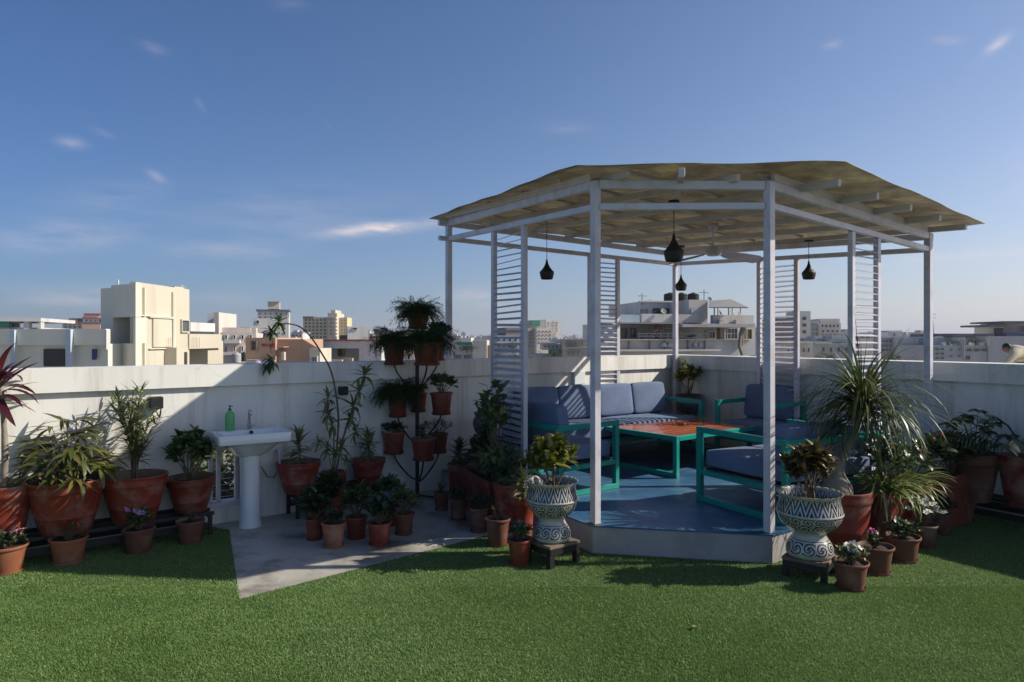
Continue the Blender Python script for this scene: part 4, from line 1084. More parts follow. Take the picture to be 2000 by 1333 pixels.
# trough, left
def trough(p0, p1, w, z0, H, mat, label, kinds):
    # p0,p1 plan end points of its centre line
    p0, p1 = Vector(p0), Vector(p1); d = p1 - p0; L_ = d.length; c = (p0 + p1) / 2
    t = empty('trough_planter', (c.x, c.y, z0), math.atan2(d.y, d.x), label, 'planter')
    def rr(l, w_, z): return [(-l/2, -w_/2, z), (l/2, -w_/2, z), (l/2, w_/2, z), (-l/2, w_/2, z)]
    rg = [rr(L_*.88, w*.78, 0), rr(L_*.97, w*.94, H*.84), rr(L_, w, H*.85), rr(L_*1.005, w*1.02, H*.99), rr(L_, w*.99, H), rr(L_-.04, w-.04, H), rr(L_-.05, w-.05, H*.9)]
    b = MB(); vs = [p for r__ in rg for p in r__]; fs = [(i*4+k, i*4+(k+1)%4, (i+1)*4+(k+1)%4, (i+1)*4+k) for i in range(6) for k in range(4)] + [(3,2,1,0)]
    b.add(vs, fs); o = b.build('planter_body', M[mat], t); bv = o.modifiers.new('b', 'BEVEL'); bv.width = .006; bv.segments = 2
    b = MB(); b.box((0,0,H*.89), (L_-.052, w-.052, .02)); b.build('soil', M['soil'], t)
    for i, (u, kind, h, s, kw) in enumerate(kinds):
        r_ = random.Random(i * 7 + int(L_ * 100)); e = empty('plant', ((u - .5) * L_, 0, 0)); e.parent = t; grow(e, kind, H * .9, h, s, w * .4, r_, **kw)
    return t
tp0, tp1 = cross_px(gnd(905, 960), gnd(905, 960) + Vector((0,1,0)), 905), None
TA, TB = Vector((-.42, 6.85, 0)), Vector((-.08, 6.05, 0))
trough(TA, TB, .27, .006, .40, 'pot_red', 'long red trough planter left of the gazebo with a tall leafy stem', [
    (.75, 'bush', .98, .15, dict(lm='lf_oleander', n=125, L=.10)), (.85, 'herb', .35, .22, dict(n=160)), (.25, 'herb', .26, .18, dict(n=120)), (.5, 'bush', .5, .16, dict(n=100, L=.09))])
plant('red pot behind the left trough with a narrow-leaved plant', 897, 905, 46, 985, 'rosette', 58, 70, 'pot_red', .006, 6.95, 'tall', lm='lf_green', n=60)
plant('red pot with large grey-green leaves between the trough and the left urn', 990, 945, 54, 1015, 'bush', 42, 70, 'pot_red', .0, 5.95, 'tall', n=40, L=.12, lm='lf_croton_s', saucer=False)
plant('red pot with a sunlit striped plant close behind the left urn', 1021, 968, 46, 1050, 'rosette', 66, 76, 'pot_red', .0, 5.62, 'tall', n=60, saucer=False)
# ------------------------------------------------------------------ plant tree stand
Ds = (CAMZ) * F / (972 - HY); SB = Vector(((815 - CX) / F * Ds, Ds, .006))
t = empty('plant_stand', SB, 0, 'black iron tree-shaped stand with curved arms carrying three tiers of pots', 'plant stand')
ztop = CAMZ - (640 - HY) * Ds / F
b = MB(); b.tube([(0,0,.0),(0,0,ztop - .03)], .021, 10); b.build('pole', M['black'], t)
for k in range(3):
    a = R(-20 + 120 * k); b = MB(); b.bar((0,0,.02), (math.cos(a)*.27, math.sin(a)*.27, .012), .03, .012); b.build('foot', M['black'], t)
def spx(px, py, dD): return at(px, py, Ds + dD) - SB
SP = [  # px, rim py, w, bottom py, dD, kind, ph, pw, mat, label
 (816, 613, 47, 641, .0, 'fern', 26, 84, 'topmost pot of the black plant stand with a round fern ball'),
 (770, 668, 48, 711, -.05, 'fern', 34, 80, 'fern in the left pot of the upper tier of the plant stand'),
 (834, 668, 62, 712, -.26, 'fern', 34, 92, 'fern in the large front pot of the upper tier of the plant stand'),
 (856, 664, 32, 703, .24, 'herb', 34, 40, 'half-hidden rear right pot of the upper tier of the plant stand'),
 (777, 769, 42, 813, -.10, 'fern', 26, 84, 'drooping fern in the left pot of the middle tier of the plant stand'),
 (817, 768, 36, 803, .16, 'herb', 20, 34, 'rear pot of the middle tier, dark behind the pole of the plant stand'),
 (862, 767, 46, 808, -.02, 'bush', 36, 50, 'right pot of the middle tier of the plant stand with pointed leaves'),
 (769, 843, 47, 884, -.06, 'herb', 20, 48, 'left pot of the lowest tier of the plant stand'),
 (827, 855, 50, 897, -.28, 'sprig', 34, 40, 'front pot of the lowest tier of the plant stand'),
 (857, 846, 38, 883, .14, 'bush', 26, 60, 'rear right pot of the lowest tier of the plant stand with trailing sprays')]
tier_z = []
for (px, ry, w, by, dD, kind, ph, pw, lab) in SP:
    D = Ds + dD; z0 = CAMZ - (by - HY) * D / F; r = w * D / F / 2; H = CAMZ - (ry - HY) * D / F - z0
    P = Vector(((px - CX) / F * D, D, z0))
    q = empty('potted_plant', P, 0, lab, 'potted plant', 'pots hung on the black plant stand'); zs = make_pot(q, r, H, M['pot_ochre'], 'small', True, int(px))
    rr_ = random.Random(int(px * 3 + ry)); grow(q, kind, zs, ph * 1.25 * D / F, pw * 1.12 * D / F / 2, r, rr_, **(dict(n=200) if kind == 'fern' else {}))
    lp = P - SB; e = lp + Vector((0, 0, -.003)); hd = math.hypot(lp.x, lp.y)
    if hd > .08:
        st_ = Vector((0, 0, max(.05, lp.z - .30))); mid1 = Vector((lp.x * .35, lp.y * .35, st_.z + .05)); mid2 = Vector((lp.x * .85, lp.y * .85, lp.z - .10)); en = Vector((lp.x, lp.y, lp.z - .006))
        b = MB(); b.tube(spl([st_, mid1, mid2, en], 14), .009, 6); b.build('arm', M['black'], t, smooth=True)
    b = MB(); rp = r * .80; b.tube([(lp.x + rp * math.cos(2*math.pi*i/16), lp.y + rp * math.sin(2*math.pi*i/16), lp.z - .004) for i in range(17)], .005, 5)
    b.bar((lp.x - rp, lp.y, lp.z - .008), (lp.x + rp, lp.y, lp.z - .008), .012, .005); b.build('ring_holder', M['black'], t, smooth=True)
# ------------------------------------------------------------------ painted urns
def urn_mat():
    m, n, l, b = _new('blue_and_white_glaze')
    tc = n.new('ShaderNodeTexCoord'); sp = n.new('ShaderNodeSeparateXYZ'); l.new(tc.outputs['Object'], sp.inputs[0])
    def mt(op, a, b_=None, c=None, cl=False):
        q = n.new('ShaderNodeMath'); q.operation = op; q.use_clamp = cl
        for i, v in enumerate((a, b_, c)):
            if v is None: continue
            if isinstance(v, (int, float)): q.inputs[i].default_value = v
            else: l.new(v, q.inputs[i])
        return q.outputs[0]
    th = mt('DIVIDE', mt('ARCTAN2', sp.outputs[1], sp.outputs[0]), 2 * math.pi); z = sp.outputs[2]
    def band(z0, z1): return mt('MULTIPLY', mt('GREATER_THAN', z, z0), mt('LESS_THAN', z, z1))
    def zz(z0, z1): return mt('DIVIDE', mt('SUBTRACT', z, z0), z1 - z0)
    # unit urn: height 1
    def chevron(nrep, z0, z1, wdt):
        tr = mt('PINGPONG', mt('MULTIPLY', th, nrep), .5); q = mt('SUBTRACT', mt('MULTIPLY', tr, 2), zz(z0, z1))
        f_ = mt('FRACT', mt('MULTIPLY', q, 1.6)); return mt('MULTIPLY', mt('LESS_THAN', f_, wdt), band(z0, z1))
    pat = chevron(18, .71, .95, .58)
    def scroll(nrep, z0, z1, rows):
        u = mt('MULTIPLY', th, nrep); w = mt('MULTIPLY', zz(z0, z1), rows)
        cmb = n.new('ShaderNodeCombineXYZ'); l.new(u, cmb.inputs[0]); l.new(w, cmb.inputs[1])
        fx = mt('SUBTRACT', mt('FRACT', u), .5); fy = mt('SUBTRACT', mt('FRACT', w), .5)
        rr = mt('SQRT', mt('ADD', mt('MULTIPLY', fx, fx), mt('MULTIPLY', fy, fy))); an = mt('DIVIDE', mt('ARCTAN2', fy, fx), 2 * math.pi)
        sp_ = mt('FRACT', mt('ADD', mt('MULTIPLY', rr, 3.6), mt('MULTIPLY', an, 2)))
        s_ = mt('LESS_THAN', sp_, .46); pet = mt('LESS_THAN', mt('ABSOLUTE', mt('SUBTRACT', rr, mt('MULTIPLY', mt('COSINE', mt('MULTIPLY', an, 6.2832 * 4)), .12))), .10)
        return mt('MULTIPLY', mt('MAXIMUM', s_, pet), band(z0, z1))
    pat = mt('MAXIMUM', pat, scroll(17, .555, .67, 1)); pat = mt('MAXIMUM', pat, scroll(13, .43, .555, 1)); pat = mt('MAXIMUM', pat, scroll(11, .07, .25, 1))
    pat = mt('MAXIMUM', pat, band(.955, .962)); pat = mt('MAXIMUM', pat, band(.674, .680)); pat = mt('MAXIMUM', pat, band(.27, .28)); pat = mt('MAXIMUM', pat, band(.41, .418))
    ns = noise(n, l, tc.outputs['Object'], 6, 5); base = cramp(n, l, ns, [(.3, (.36,.35,.30)), (.7, (.50,.48,.42))])
    blue = cramp(n, l, ns, [(.3, (.008,.011,.028)), (.7, (.016,.024,.06))])
    l.new(mixrgb(n, l, pat, base, blue), b.inputs['Base Color']); b.inputs['Roughness'].default_value = .22; b.inputs['Coat Weight'].default_value = .4; b.inputs['Coat Roughness'].default_value = .1
    return m
M['urn'] = urn_mat()
def urn(px, rimy, w, footy, label, zst, kind_lm, seed, stand_label, D=None, ph=85, pw=100):
    Df = (CAMZ - zst) * F / (footy - HY); D = D or Df + .12; P = Vector(((px - CX) / F * D, D, zst)); r = w * D / F / 2; H = CAMZ - (rimy - HY) * D / F - zst
    t = empty('urn_planter', P, 0, label, 'urn')
    k = r
    pr = [(.60,0),(.68,.0),(.72,.03),(.725,.08),(.715,.14),(.67,.20),(.60,.25),(.54,.29),(.50,.325),(.495,.35),(.52,.38),(.63,.42),(.77,.47),(.88,.53),(.95,.59),(.985,.645),(1.0,.675),(1.02,.682),(1.02,.70),(1.0,.71),(.975,.77),(.935,.84),(.905,.90),(.92,.945),(.97,.985),(1.0,1.0),(.96,1.0),(.92,.975),(.86,.90),(.84,.82)]
    def fn(rr, z, a, i):
        if z > .93: z = z + .014 * abs(math.sin(a * 12)) ; rr = rr * (1 + .018 * abs(math.sin(a * 12)))
        return rr * k / H, z
    b = MB(); b.lathe(pr, 144, fn=fn); o = b.build('urn_body', M['urn'], t, smooth=True, ang=60); o.scale = (H, H, H)
    zs = H * .84; b = MB(); b.lathe([(r*.82, zs),(r*.5, zs+.01),(.002, zs+.014)], 28, cap0=False, fn=lambda rr, z, a, i: (rr, z + .008 * math.sin(a*4+i*3))); so = b.build('soil', M['soil'], t, smooth=True)
    if so.data.polygons[0].normal.z < 0: so.data.flip_normals()
    grow(t, 'croton', zs, ph * D / F + H - zs, pw * D / F / 2, r, random.Random(seed), lm=kind_lm, n=280, L=.095, each=True)
    sw = .30; s_ = empty('plant_stool', (P.x, P.y, .002), R(-52 if px < 1300 else -38), stand_label, 'stool')
    M['stooltop'] = M.get('stooltop') or surf('sunlit_tone_ply', (.16,.12,.085), .8, .2, 6)  # some of the sunlight is put into the stool top's colour
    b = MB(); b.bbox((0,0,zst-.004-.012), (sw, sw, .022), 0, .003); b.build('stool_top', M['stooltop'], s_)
    for sx in (-1, 1):
        b = MB(); b.box((sx*(sw/2-.02),0,zst-.05), (.03, sw-.02, .05)); b.build('apron', M['black'], s_)
        b = MB(); b.box((0, sx*(sw/2-.02),zst-.05), (sw-.075, .03, .05)); b.build('apron', M['black'], s_)
        for sy in (-1, 1):
            b = MB(); b.box((sx*(sw/2-.022), sy*(sw/2-.022), (zst-.076)/2+.001), (.042, .042, zst-.078)); b.build('leg', M['black'], s_)
    return t
urn(1078, 939, 101, 1062, 'blue and white painted urn of a sunlit green-yellow croton, left of the gazebo steps', .165, 'lf_croton', 21, 'black stool under the left painted urn', ph=88, pw=108)
urn(1581, 962, 121, 1094, 'blue and white painted urn of a darker croton, right of the front post', .14, 'lf_croton_r', 22, 'black stool with pale top under the right painted urn', ph=98, pw=100)
# dark urns: behind the screen, and in the corner
def small_urn(px, rimy, w, footy, D, label, name='urn_planter'):
    z0 = CAMZ - (footy - HY) * D / F; r = w * D / F / 2; H = CAMZ - (rimy - HY) * D / F - z0; P = Vector(((px - CX) / F * D, D, z0))
    t = empty(name, P, 0, label, 'urn')
    pr = [(.5,0),(.55,.03),(.5,.10),(.6,.16),(.88,.35),(1.0,.58),(.96,.74),(.80,.86),(.82,.92),(.95,1.0),(.90,1.0),(.74,.9),(.72,.84)]
    b = MB(); b.lathe([(a * r, z * H) for a, z in pr], 48, fn=lambda rr, z, a, i: (rr, z)); b.build('urn_body', M['urn_dark'], t, smooth=True, ang=60)
    b = MB(); b.lathe([(r*.74, H*.85),(.002, H*.86)], 20, cap0=False); so = b.build('soil', M['soil'], t)
    if so.data.polygons[0].normal.z < 0: so.data.flip_normals()
    return t, P, r, H
M['urn_dark'] = surf('dark_mottled_glaze', (.10,.09,.10), .3, .5, 9, 40, .1, .001)
cz = AC(.30, .32); D_ = cz.y
t, P, r, H = small_urn(1345, 770, 52, 812, D_, 'dark glazed urn with a yellow-green croton in the corner behind the sofa')
grow(t, 'croton', H * .85, 58 * D_ / F + .1, 26 * D_ / F, r, random.Random(4), lm='lf_croton', n=190, L=.09, each=True)
s_ = empty('plant_stool', (P.x, P.y, DECKZ + .001), .6, 'black stool in the wall corner behind the sofa', 'stool')
hh = P.z - DECKZ - .004
b = MB(); b.bbox((0,0,hh-.012), (.26,.26,.022), 0, .003); b.build('stool_top', M['black'], s_)
for sx in (-1, 1):
    for sy in (-1, 1): b = MB(); b.box((sx*.11, sy*.11, (hh-.024)/2), (.025,.025,hh-.026)); b.build('leg', M['black'], s_)
pu = cross_px(AC(0, .42), AC(6, .42), 948)
t, P, r, H = small_urn(948, 806, 50, 858, pu.y, 'dark patterned urn on a stool left of the left louvred screen')
grow(t, 'sprig', H * .85, .25, .12, r, random.Random(9))
s_ = empty('plant_stool', (P.x, P.y, .006), .4, 'black stool beside the long red trough carrying a dark urn', 'stool'); hh = P.z - .008
b = MB(); b.bbox((0,0,hh-.012), (.26,.26,.022), 0, .003); b.build('stool_top', M['black'], s_)
for sx in (-1, 1):
    for sy in (-1, 1): b = MB(); b.box((sx*.11, sy*.11, (hh-.024)/2), (.025,.025,hh-.026)); b.build('leg', M['black'], s_)
# ------------------------------------------------------------------ ponytail palm
P, r, H = spot(1648, 956, 104, 1066, 0.0, 5.46)
t = empty('potted_plant', P + Vector((0,0,.002)), 0, 'big red pot with the ponytail palm, swollen trunk and long arching leaves', 'potted plant'); zs = make_pot(t, r, H, M['pot_red'], 'tall', False, 91)
def P3(px, py, dD=0): return at(px, py, P.y + dD) - P
tr = spl([P3(1632, 962), P3(1636, 925), P3(1646, 895), P3(1662, 860, .03), P3(1676, 825, .05), P3(1684, 795, .05)], 20)
wd_ = [.13,.128,.12,.105,.08,.06,.047,.04,.036,.033] + [.030] * 20
b = MB(); b.tube([tr[0] + Vector((0,0,-.02))] + tr, ([.13] + wd_)[:len(tr)+1], 16); b.build('trunk', M['bark2'], t, smooth=True)
hd = tr[-1]; r_ = random.Random(12); f = Fol('ribbon', M['lf_pony'], r_)
for k in range(300):
    az = k * 2.4 + r_.uniform(-.2, .2); el = R(r_.uniform(15, 82)); f.leaf(hd + Vector((r_.gauss(0,.01), r_.gauss(0,.01), r_.uniform(-.05, .04))), az, el, r_.uniform(.50, .86), roll=r_.uniform(-.25, .25))
for k in range(90): f.leaf(hd + Vector((0,0,r_.uniform(-.12, 0))), r_.uniform(0, 6.283), R(r_.uniform(-15, 40)), r_.uniform(.45, .78))
f.join(t)
f = Fol('ribup', M['lf_pony'], r_)
for k in range(44): f.leaf(hd + Vector((0,0,.02)), r_.uniform(0, 6.283), R(r_.uniform(68, 88)), r_.uniform(.35, .62))
for az, el, L_ in ((.45, 52, .92), (.3, 56, .84), (1.4, 80, .80), (2.0, 82, .78), (-.5, 78, .72)): f.leaf(hd, az, R(el), L_, v=0, roll=0)
f.each(t)
# ------------------------------------------------------------------ right: troughs, small pots
T1a, T1b = Vector((2.90, 5.47, 0)), Vector((3.52, 5.90, 0))
trough(T1a, T1b, .27, .002, .44, 'pot_red', 'sunlit red trough overflowing with a pale spider plant', [(.22, 'spider', .2, .33, dict(n=230)), (.66, 'spider', .2, .30, dict(n=200)), (.5, 'herb', .12, .2, {}), (.30, 'bush', .48, .2, dict(fl=(.75,.72,.66), fn=12, fsize=.026, n=120, L=.08, lm='lf_green')), (.8, 'bush', .40, .2, dict(fl=(.55,.05,.012), fn=7, fsize=.024, n=110, L=.08))])
T2a = Vector((3.62, 5.97, 0)); T2b = Vector((4.16, 6.33, 0))
trough(T2a, T2b, .27, .002, .46, 'pot_ochre', 'red trough of flowering shrubs behind the spider plant', [(.2, 'bush', .40, .2, dict(fl=(.5,.05,.015), fn=6, fsize=.026, n=130, L=.09)), (.70, 'bush', .38, .24, dict(lm='lf_green', n=150, L=.13))])
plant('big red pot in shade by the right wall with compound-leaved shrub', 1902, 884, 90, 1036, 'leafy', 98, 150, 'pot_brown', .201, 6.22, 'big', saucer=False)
plant('big red pot at the right photo edge with arching palm fronds', 1996, 890, 84, 1046, 'fronds', 130, 150, 'pot_red', .201, 5.98, 'big', saucer=False)
G = 'small terracotta pots along the right side of the deck'
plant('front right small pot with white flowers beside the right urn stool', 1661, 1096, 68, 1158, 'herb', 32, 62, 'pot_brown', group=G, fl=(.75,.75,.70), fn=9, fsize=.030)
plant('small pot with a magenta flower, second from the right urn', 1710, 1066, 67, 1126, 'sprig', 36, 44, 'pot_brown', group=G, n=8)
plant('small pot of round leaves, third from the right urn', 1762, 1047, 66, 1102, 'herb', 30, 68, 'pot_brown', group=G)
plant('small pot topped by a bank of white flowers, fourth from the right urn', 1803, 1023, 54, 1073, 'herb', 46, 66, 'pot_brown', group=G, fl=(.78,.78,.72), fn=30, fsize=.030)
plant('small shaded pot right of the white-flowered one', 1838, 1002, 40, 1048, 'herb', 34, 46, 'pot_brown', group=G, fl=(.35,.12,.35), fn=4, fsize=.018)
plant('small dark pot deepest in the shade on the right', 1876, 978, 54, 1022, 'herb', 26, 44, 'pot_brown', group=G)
t = [o for o in bpy.data.objects if o.get('label', '').startswith('small pot with a magenta')][0]
flowers(t, [Vector((-.02, 0, .27)), Vector((.0, -.01, .285)), Vector((-.035, .01, .28)), Vector((-.015, .02, .295))], (.40,.02,.20), random.Random(2), .022)
# palm fronds reaching in from a plant just outside the right edge are those of the edge pot
# fallen dry leaf on the turf
lf = gnd(1352, 1233); g = leaf_geo(.02, .5, 'oval', 4, .3); me = bpy.data.meshes.new('fallen_leaf'); me.from_pydata((g[0] * np.array([.045, .5, .045])).tolist(), [], g[1]); me.materials.append(surf('dry_leaf', (.30,.16,.07), .8))
o = link_mesh('fallen_leaf', me, loc=(lf.x, lf.y, .03)); o.rotation_euler = (.2, .15, .6); tag(o, 'small dry brown leaf lying on the front turf', 'leaf')
# ------------------------------------------------------------------ the city beyond the parapet
GZC = -15.0
cg = MB(); cg.add([(-9000,-200,GZC-.5),(9000,-200,GZC-.5),(9000,14000,GZC-.5),(-9000,14000,GZC-.5)], [(0,1,2,3)])
o = cg.build('city_ground', surf('distant_ground', (.34,.32,.27), .95, .3, .02, 1, 0, world=True)); tag(o, kind='structure')
def bmat(name, col, dirt=(.25,.23,.2), amt=.35, rough=.8): return surf(name, col, rough, .06, .25, 6, .05, .01, dirt=dirt, dirt_amt=amt, dsc=.5, world=True, streak=True)
B_ = dict(cream=bmat('cream_render', (.56,.51,.40), amt=.3), cream2=bmat('shade_lifted_cream_render', (.70,.67,.55), amt=.15), white=bmat('white_render', (.60,.58,.54)), pinkw=bmat('warm_white_render', (.60,.53,.47), amt=.35), grey=bmat('grey_render', (.40,.40,.40)),  # light evened out in colour: cream dimmed for sun, second cream lifted in shade
          lgrey=bmat('light_grey_render', (.52,.53,.53), amt=.4), salmon=bmat('salmon_render', (.47,.29,.20), amt=.25), yellow=bmat('ochre_render', (.62,.50,.30), amt=.2), old=bmat('stained_old_render', (.38,.34,.28), amt=.7), red=bmat('red_trim', (.32,.06,.04), amt=.1),
          dark=bmat('recess_shade_dark', (.045,.042,.04), amt=.1), brown=bmat('brown_render', (.20,.16,.13)), blueg=bmat('pale_blue_render', (.45,.52,.58)), green=bmat('green_awning', (.03,.19,.13), amt=.1), blue=bmat('blue_panel', (.03,.05,.14), amt=.1), slate=bmat('slate_panel', (.09,.10,.12)), tank=bmat('black_tank_plastic', (.015,.015,.016), amt=.1), steel=bmat('galvanised_sheet', (.25,.24,.23)), teal=bmat('turquoise_fascia', (.04,.30,.22), amt=.1))  # dark: shade of openings put into the colour, also used on dish mounts
GL = glass('window_glass', (.03,.035,.04), .15)
class Bld:
    def __init__(s, label, pa, Da, pb, Db, cat='building', name='building', group=None, slope=None):
        xa = (pa - CX) / F * Da; kb = (pb - CX) / F; sl = (Db - Da) / (kb * Db - xa)
        if slope is None: slope = sl if abs(sl) < .2 else (.28 if pa < 1110 else -.1)
        if slope != 'raw': Db = (Da - slope * xa) / (1 - slope * kb)
        s.A = Vector(((pa - CX) / F * Da, Da, 0)); s.Bp = Vector(((pb - CX) / F * Db, Db, 0)); s.lab = label
        s.root = empty(name, (s.A.x, s.A.y, GZC), 0, label, cat, group); s.face(pa, Da, pb, Db)
    def face(s, pa, Da, pb, Db):
        s.O = Vector(((pa - CX) / F * Da, Da, 0)); E = Vector(((pb - CX) / F * Db, Db, 0)); s.u = (E - s.O).normalized(); s.v = Vector((-s.u.y, s.u.x, 0)); return s
    def hit(s, px, py, d=0.0):
        O = s.O + s.v * d; k = (px - CX) / F; t = (k * O.y - O.x) / (s.u.x - k * s.u.y); p = O + s.u * t; return t, CAMZ - (py - HY) * p.y / F
    def box(s, name, pxa, pxb, pya, pyb, d0, d1, mat, parent=None, mb=None, ref=None):
        """a box whose front (at local depth d0) fills the given pixels; pyb None reaches the ground"""
        dr = d0 if ref is None else ref
        t0, za = s.hit(pxa, pya, dr); t1, zb2 = s.hit(pxb, pya, dr); z1 = za if abs(pxa - pxb) < 1 else s.hit((pxa + pxb) / 2, pya, dr)[1]
        z0 = GZC if pyb is None else s.hit((pxa + pxb) / 2, pyb, dr)[1]
        b = mb or MB(); c = s.O + s.u * (t0 + t1) / 2 + s.v * (d0 + d1) / 2; c.z = (z0 + z1) / 2
        b.box(c, (abs(t1 - t0), abs(d1 - d0), abs(z1 - z0)), math.atan2(s.u.y, s.u.x))
        if mb is not None: return None
        o = b.build(name, B_[mat] if isinstance(mat, str) else mat); o.parent = parent or s.root; o.matrix_parent_inverse = Matrix.Translation(-s.root.location); 
        if parent is not None: o.matrix_parent_inverse = Matrix.Identity(4); 
        return o
    def win(s, pxa, pxb, pya, pyb, fr='white', d=0.0, bars=0, pane=None, name='window'):
        t0, z1 = s.hit(pxa, pya, d); t1, _ = s.hit(pxb, pya, d); z0 = s.hit((pxa + pxb) / 2, pyb, d)[1]; w, h = abs(t1 - t0), abs(z1 - z0)
        c = s.O + s.u * (t0 + t1) / 2 + s.v * d; c.z = (z0 + z1) / 2; T = max(.05, min(w, h) * .09)
        rz = math.atan2(s.u.y, s.u.x)
        b = MB()
        for (x, z, sx, sz) in ((-w/2+T/2,0,T,h),(w/2-T/2,0,T,h),(0,h/2-T/2,w-2*T,T),(0,-h/2+T/2,w-2*T,T)): b.box((x, -.05, z), (sx, .12, sz))
        for k in range(bars):
            x = -w/2 + w * (k + 1) / (bars + 1); b.box((x, -.035, 0), (T * .5, .05, h - 2 * T))
        if bars > 1: b.box((0, -.034, 0), (w - 2 * T, .04, T * .5))
        o = b.build(name, B_[fr]); o.parent = s.root; o.location = c - s.root.location; o.rotation_euler = (0, 0, rz)
        b = MB(); b.box((0, -.012, 0), (w - 2 * T, .02, h - 2 * T)); b.build('pane', pane or GL, o)
        return o
    def grid(s, pxa, pxb, pya, pyb, nx, ny, fw=.5, fh=.55, fr='white', **k):
        for j in range(ny):
            for i in range(nx):
                cx_ = pxa + (pxb - pxa) * (i + .5) / nx; cy_ = pya + (pyb - pya) * (j + .5) / ny; w = (pxb - pxa) / nx * fw; h = (pyb - pya) / ny * fh
                s.win(cx_ - w/2, cx_ + w/2, cy_ - h/2, cy_ + h/2, fr, **k)
    def balc(s, pxa, pxb, py, hpx, out_, mat='white'):
        s.box('balcony', pxa, pxb, py, py + hpx, -out_, -.02, mat)
    def cyl(s, name, px, pya, pyb, wpx, d, mat, label=None, cat=None):
        t, z1 = s.hit(px, pya, d); z0 = s.hit(px, pyb, d)[1]; c = s.O + s.u * t + s.v * d; r = wpx * c.y / F / 2; b = MB(); H = z1 - z0
        b.lathe([(r*.96,0),(r,.03*H)] + [x for k in range(4) for x in ((r, H*(.1+.18*k)), (r*1.04, H*(.13+.18*k)), (r*1.04, H*(.2+.18*k)), (r, H*(.23+.18*k)))] + [(r*.9,H*.86),(r*.35,H*.94),(r*.33,H),(.001,H)], 20)
        o = b.build(name, B_[mat], smooth=True, ang=40, loc=(c.x, c.y, z0))
        if label: tag(o, label, cat)
        else: o.parent = s.root; o.location = Vector((c.x, c.y, z0)) - s.root.location
        return o
    def dish(s, px, py, wpx, d, label):
        t, z = s.hit(px, py, d); c = s.O + s.u * t + s.v * d; r = wpx * c.y / F / 2
        e = empty('satellite_dish', (c.x, c.y, z - r * 1.15), rnd.uniform(-.6, .6), label, 'satellite dish', 'satellite dishes on the far roofs')
        b = MB(); b.lathe([(.001,0),(r*.4,r*.05),(r*.75,r*.17),(r,r*.32),(r*.98,r*.34),(r*.73,r*.2),(r*.4,r*.08),(.001,r*.03)], 20, cap0=False); o = b.build('reflector', B_['steel'], e, smooth=True); o.location = (0,0,r*1.15); o.rotation_euler = (R(62),0,R(35))
        b = MB(); b.tube([(0,0,0),(0,0,r*1.1)], r*.05, 6); b.tube([(0,-.0,r*1.15),(r*.45,-r*.55,r*1.3)], r*.03, 5); b.build('mount', B_['dark'], e)
# --- cream tower, left
T = Bld('cream stair tower with a deep shaded balcony recess, tallest block at the left', 197, 36, 265, 34.2, slope='raw')
T.box('wall', 197, 222, 563, None, .02, 2.2, 'cream2'); T.box('wall', 217, 265, 556, 620, -.3, -.02, 'cream2', ref=-.3); T.box('wall', 217, 265, 671, None, -.3, -.02, 'cream2', ref=-.3)
def _tp(px, D): return Vector(((px - CX) / F * D, D, 0))
_a, _b2, _c2 = T.O + T.u * T.hit(219, 600)[0], _tp(264.6, 34.25), _tp(369.6, 39.7); _d2 = _a + (_c2 - _b2)
for za, zb in ((T.hit(240, 619.5)[1], T.hit(240, 557.5)[1]), (GZC, T.hit(240, 671.5)[1])):
    b = MB(); b.poly([(p.x, p.y) for p in (_a, _b2 + Vector((-.31, 0, 0)), _c2 + Vector((-.31, 0, 0)), _d2)], za, zb); o = b.build('wall_core', B_['cream2']); par(o, T.root)
T.box('wall', 260.5, 265, 620.2, 670.8, -.3, .25, 'cream2', ref=-.3); T.box('recess_wall', 219, 261, 620.3, 670.7, 1.2, 1.4, 'cream2'); T.box('recess_wall', 218, 220, 620.3, 670.7, -.25, 1.2, 'cream2', ref=-.25)
T.face(265, 34.18, 370, 39.6)
T.box('wall', 265.5, 370, 558.5, None, .0, .3, 'cream', ref=.0); T.box('rear_wall', 352, 369.5, 561, None, .31, 3.4, 'cream', ref=.0)
for (a, b_, c, d_) in ((283, 284.6, 562, 716), (339, 340.4, 571, 716), (266, 339, 617.5, 619), (294, 339, 620.5, 622), (294, 339, 680.5, 682)): T.box('moulding', a, b_, c, d_, -.12, -.002, 'cream2')
T.box('panel', 300, 336, 624, 678, -.09, -.002, 'cream'); T.win(352, 367, 624, 650, 'cream', pane=B_['slate']); T.box('drain_pipe', 341, 342.5, 575, 716, -.12, -.02, 'cream2')  # slate pane gives the recessed window its shade by colour
T.cyl('roof_pipe', 231, 546, 556, 3, 1.2, 'white'); T.dish(357, 563, 12, 1.0, 'satellite dish on the cream tower roof')
W1 = Bld('low cream wing with a terrace opening left of the cream tower', 10, 33.4, 208, 34, slope=-.05)
W1.box('wall', -60, 208, 655+17, None, .12, 4, 'cream2', ref=0); W1.box('parapet_band', -60, 206, 643, 674.5, -.15, .2, 'cream2'); W1.box('column', 128, 138, 643.5, 720, -.35, -.16, 'blueg'); W1.box('column', 20, 28, 645, 720, -.3, -.16, 'blueg')
W1.box('terrace_opening_shade', 85, 127, 682, 716, .04, .118, 'dark'); W1.box('edge_trim', 205.5, 208, 644, 683, -.2, .1, 'pinkw')  # dark slab on the wall paints the shade inside the terrace opening
tw = MB(); W1.box('x', 179.5, 188.5, 682, 703, -.04, .01, 'blue', mb=tw); o = tw.build('hanging_shirt', B_['blue']); tag(o, 'blue and white cloth hanging on the low cream wing wall', 'cloth')
FL_ = Bld('low white building with a turquoise fascia at the far left', -60, 58, 80, 60)
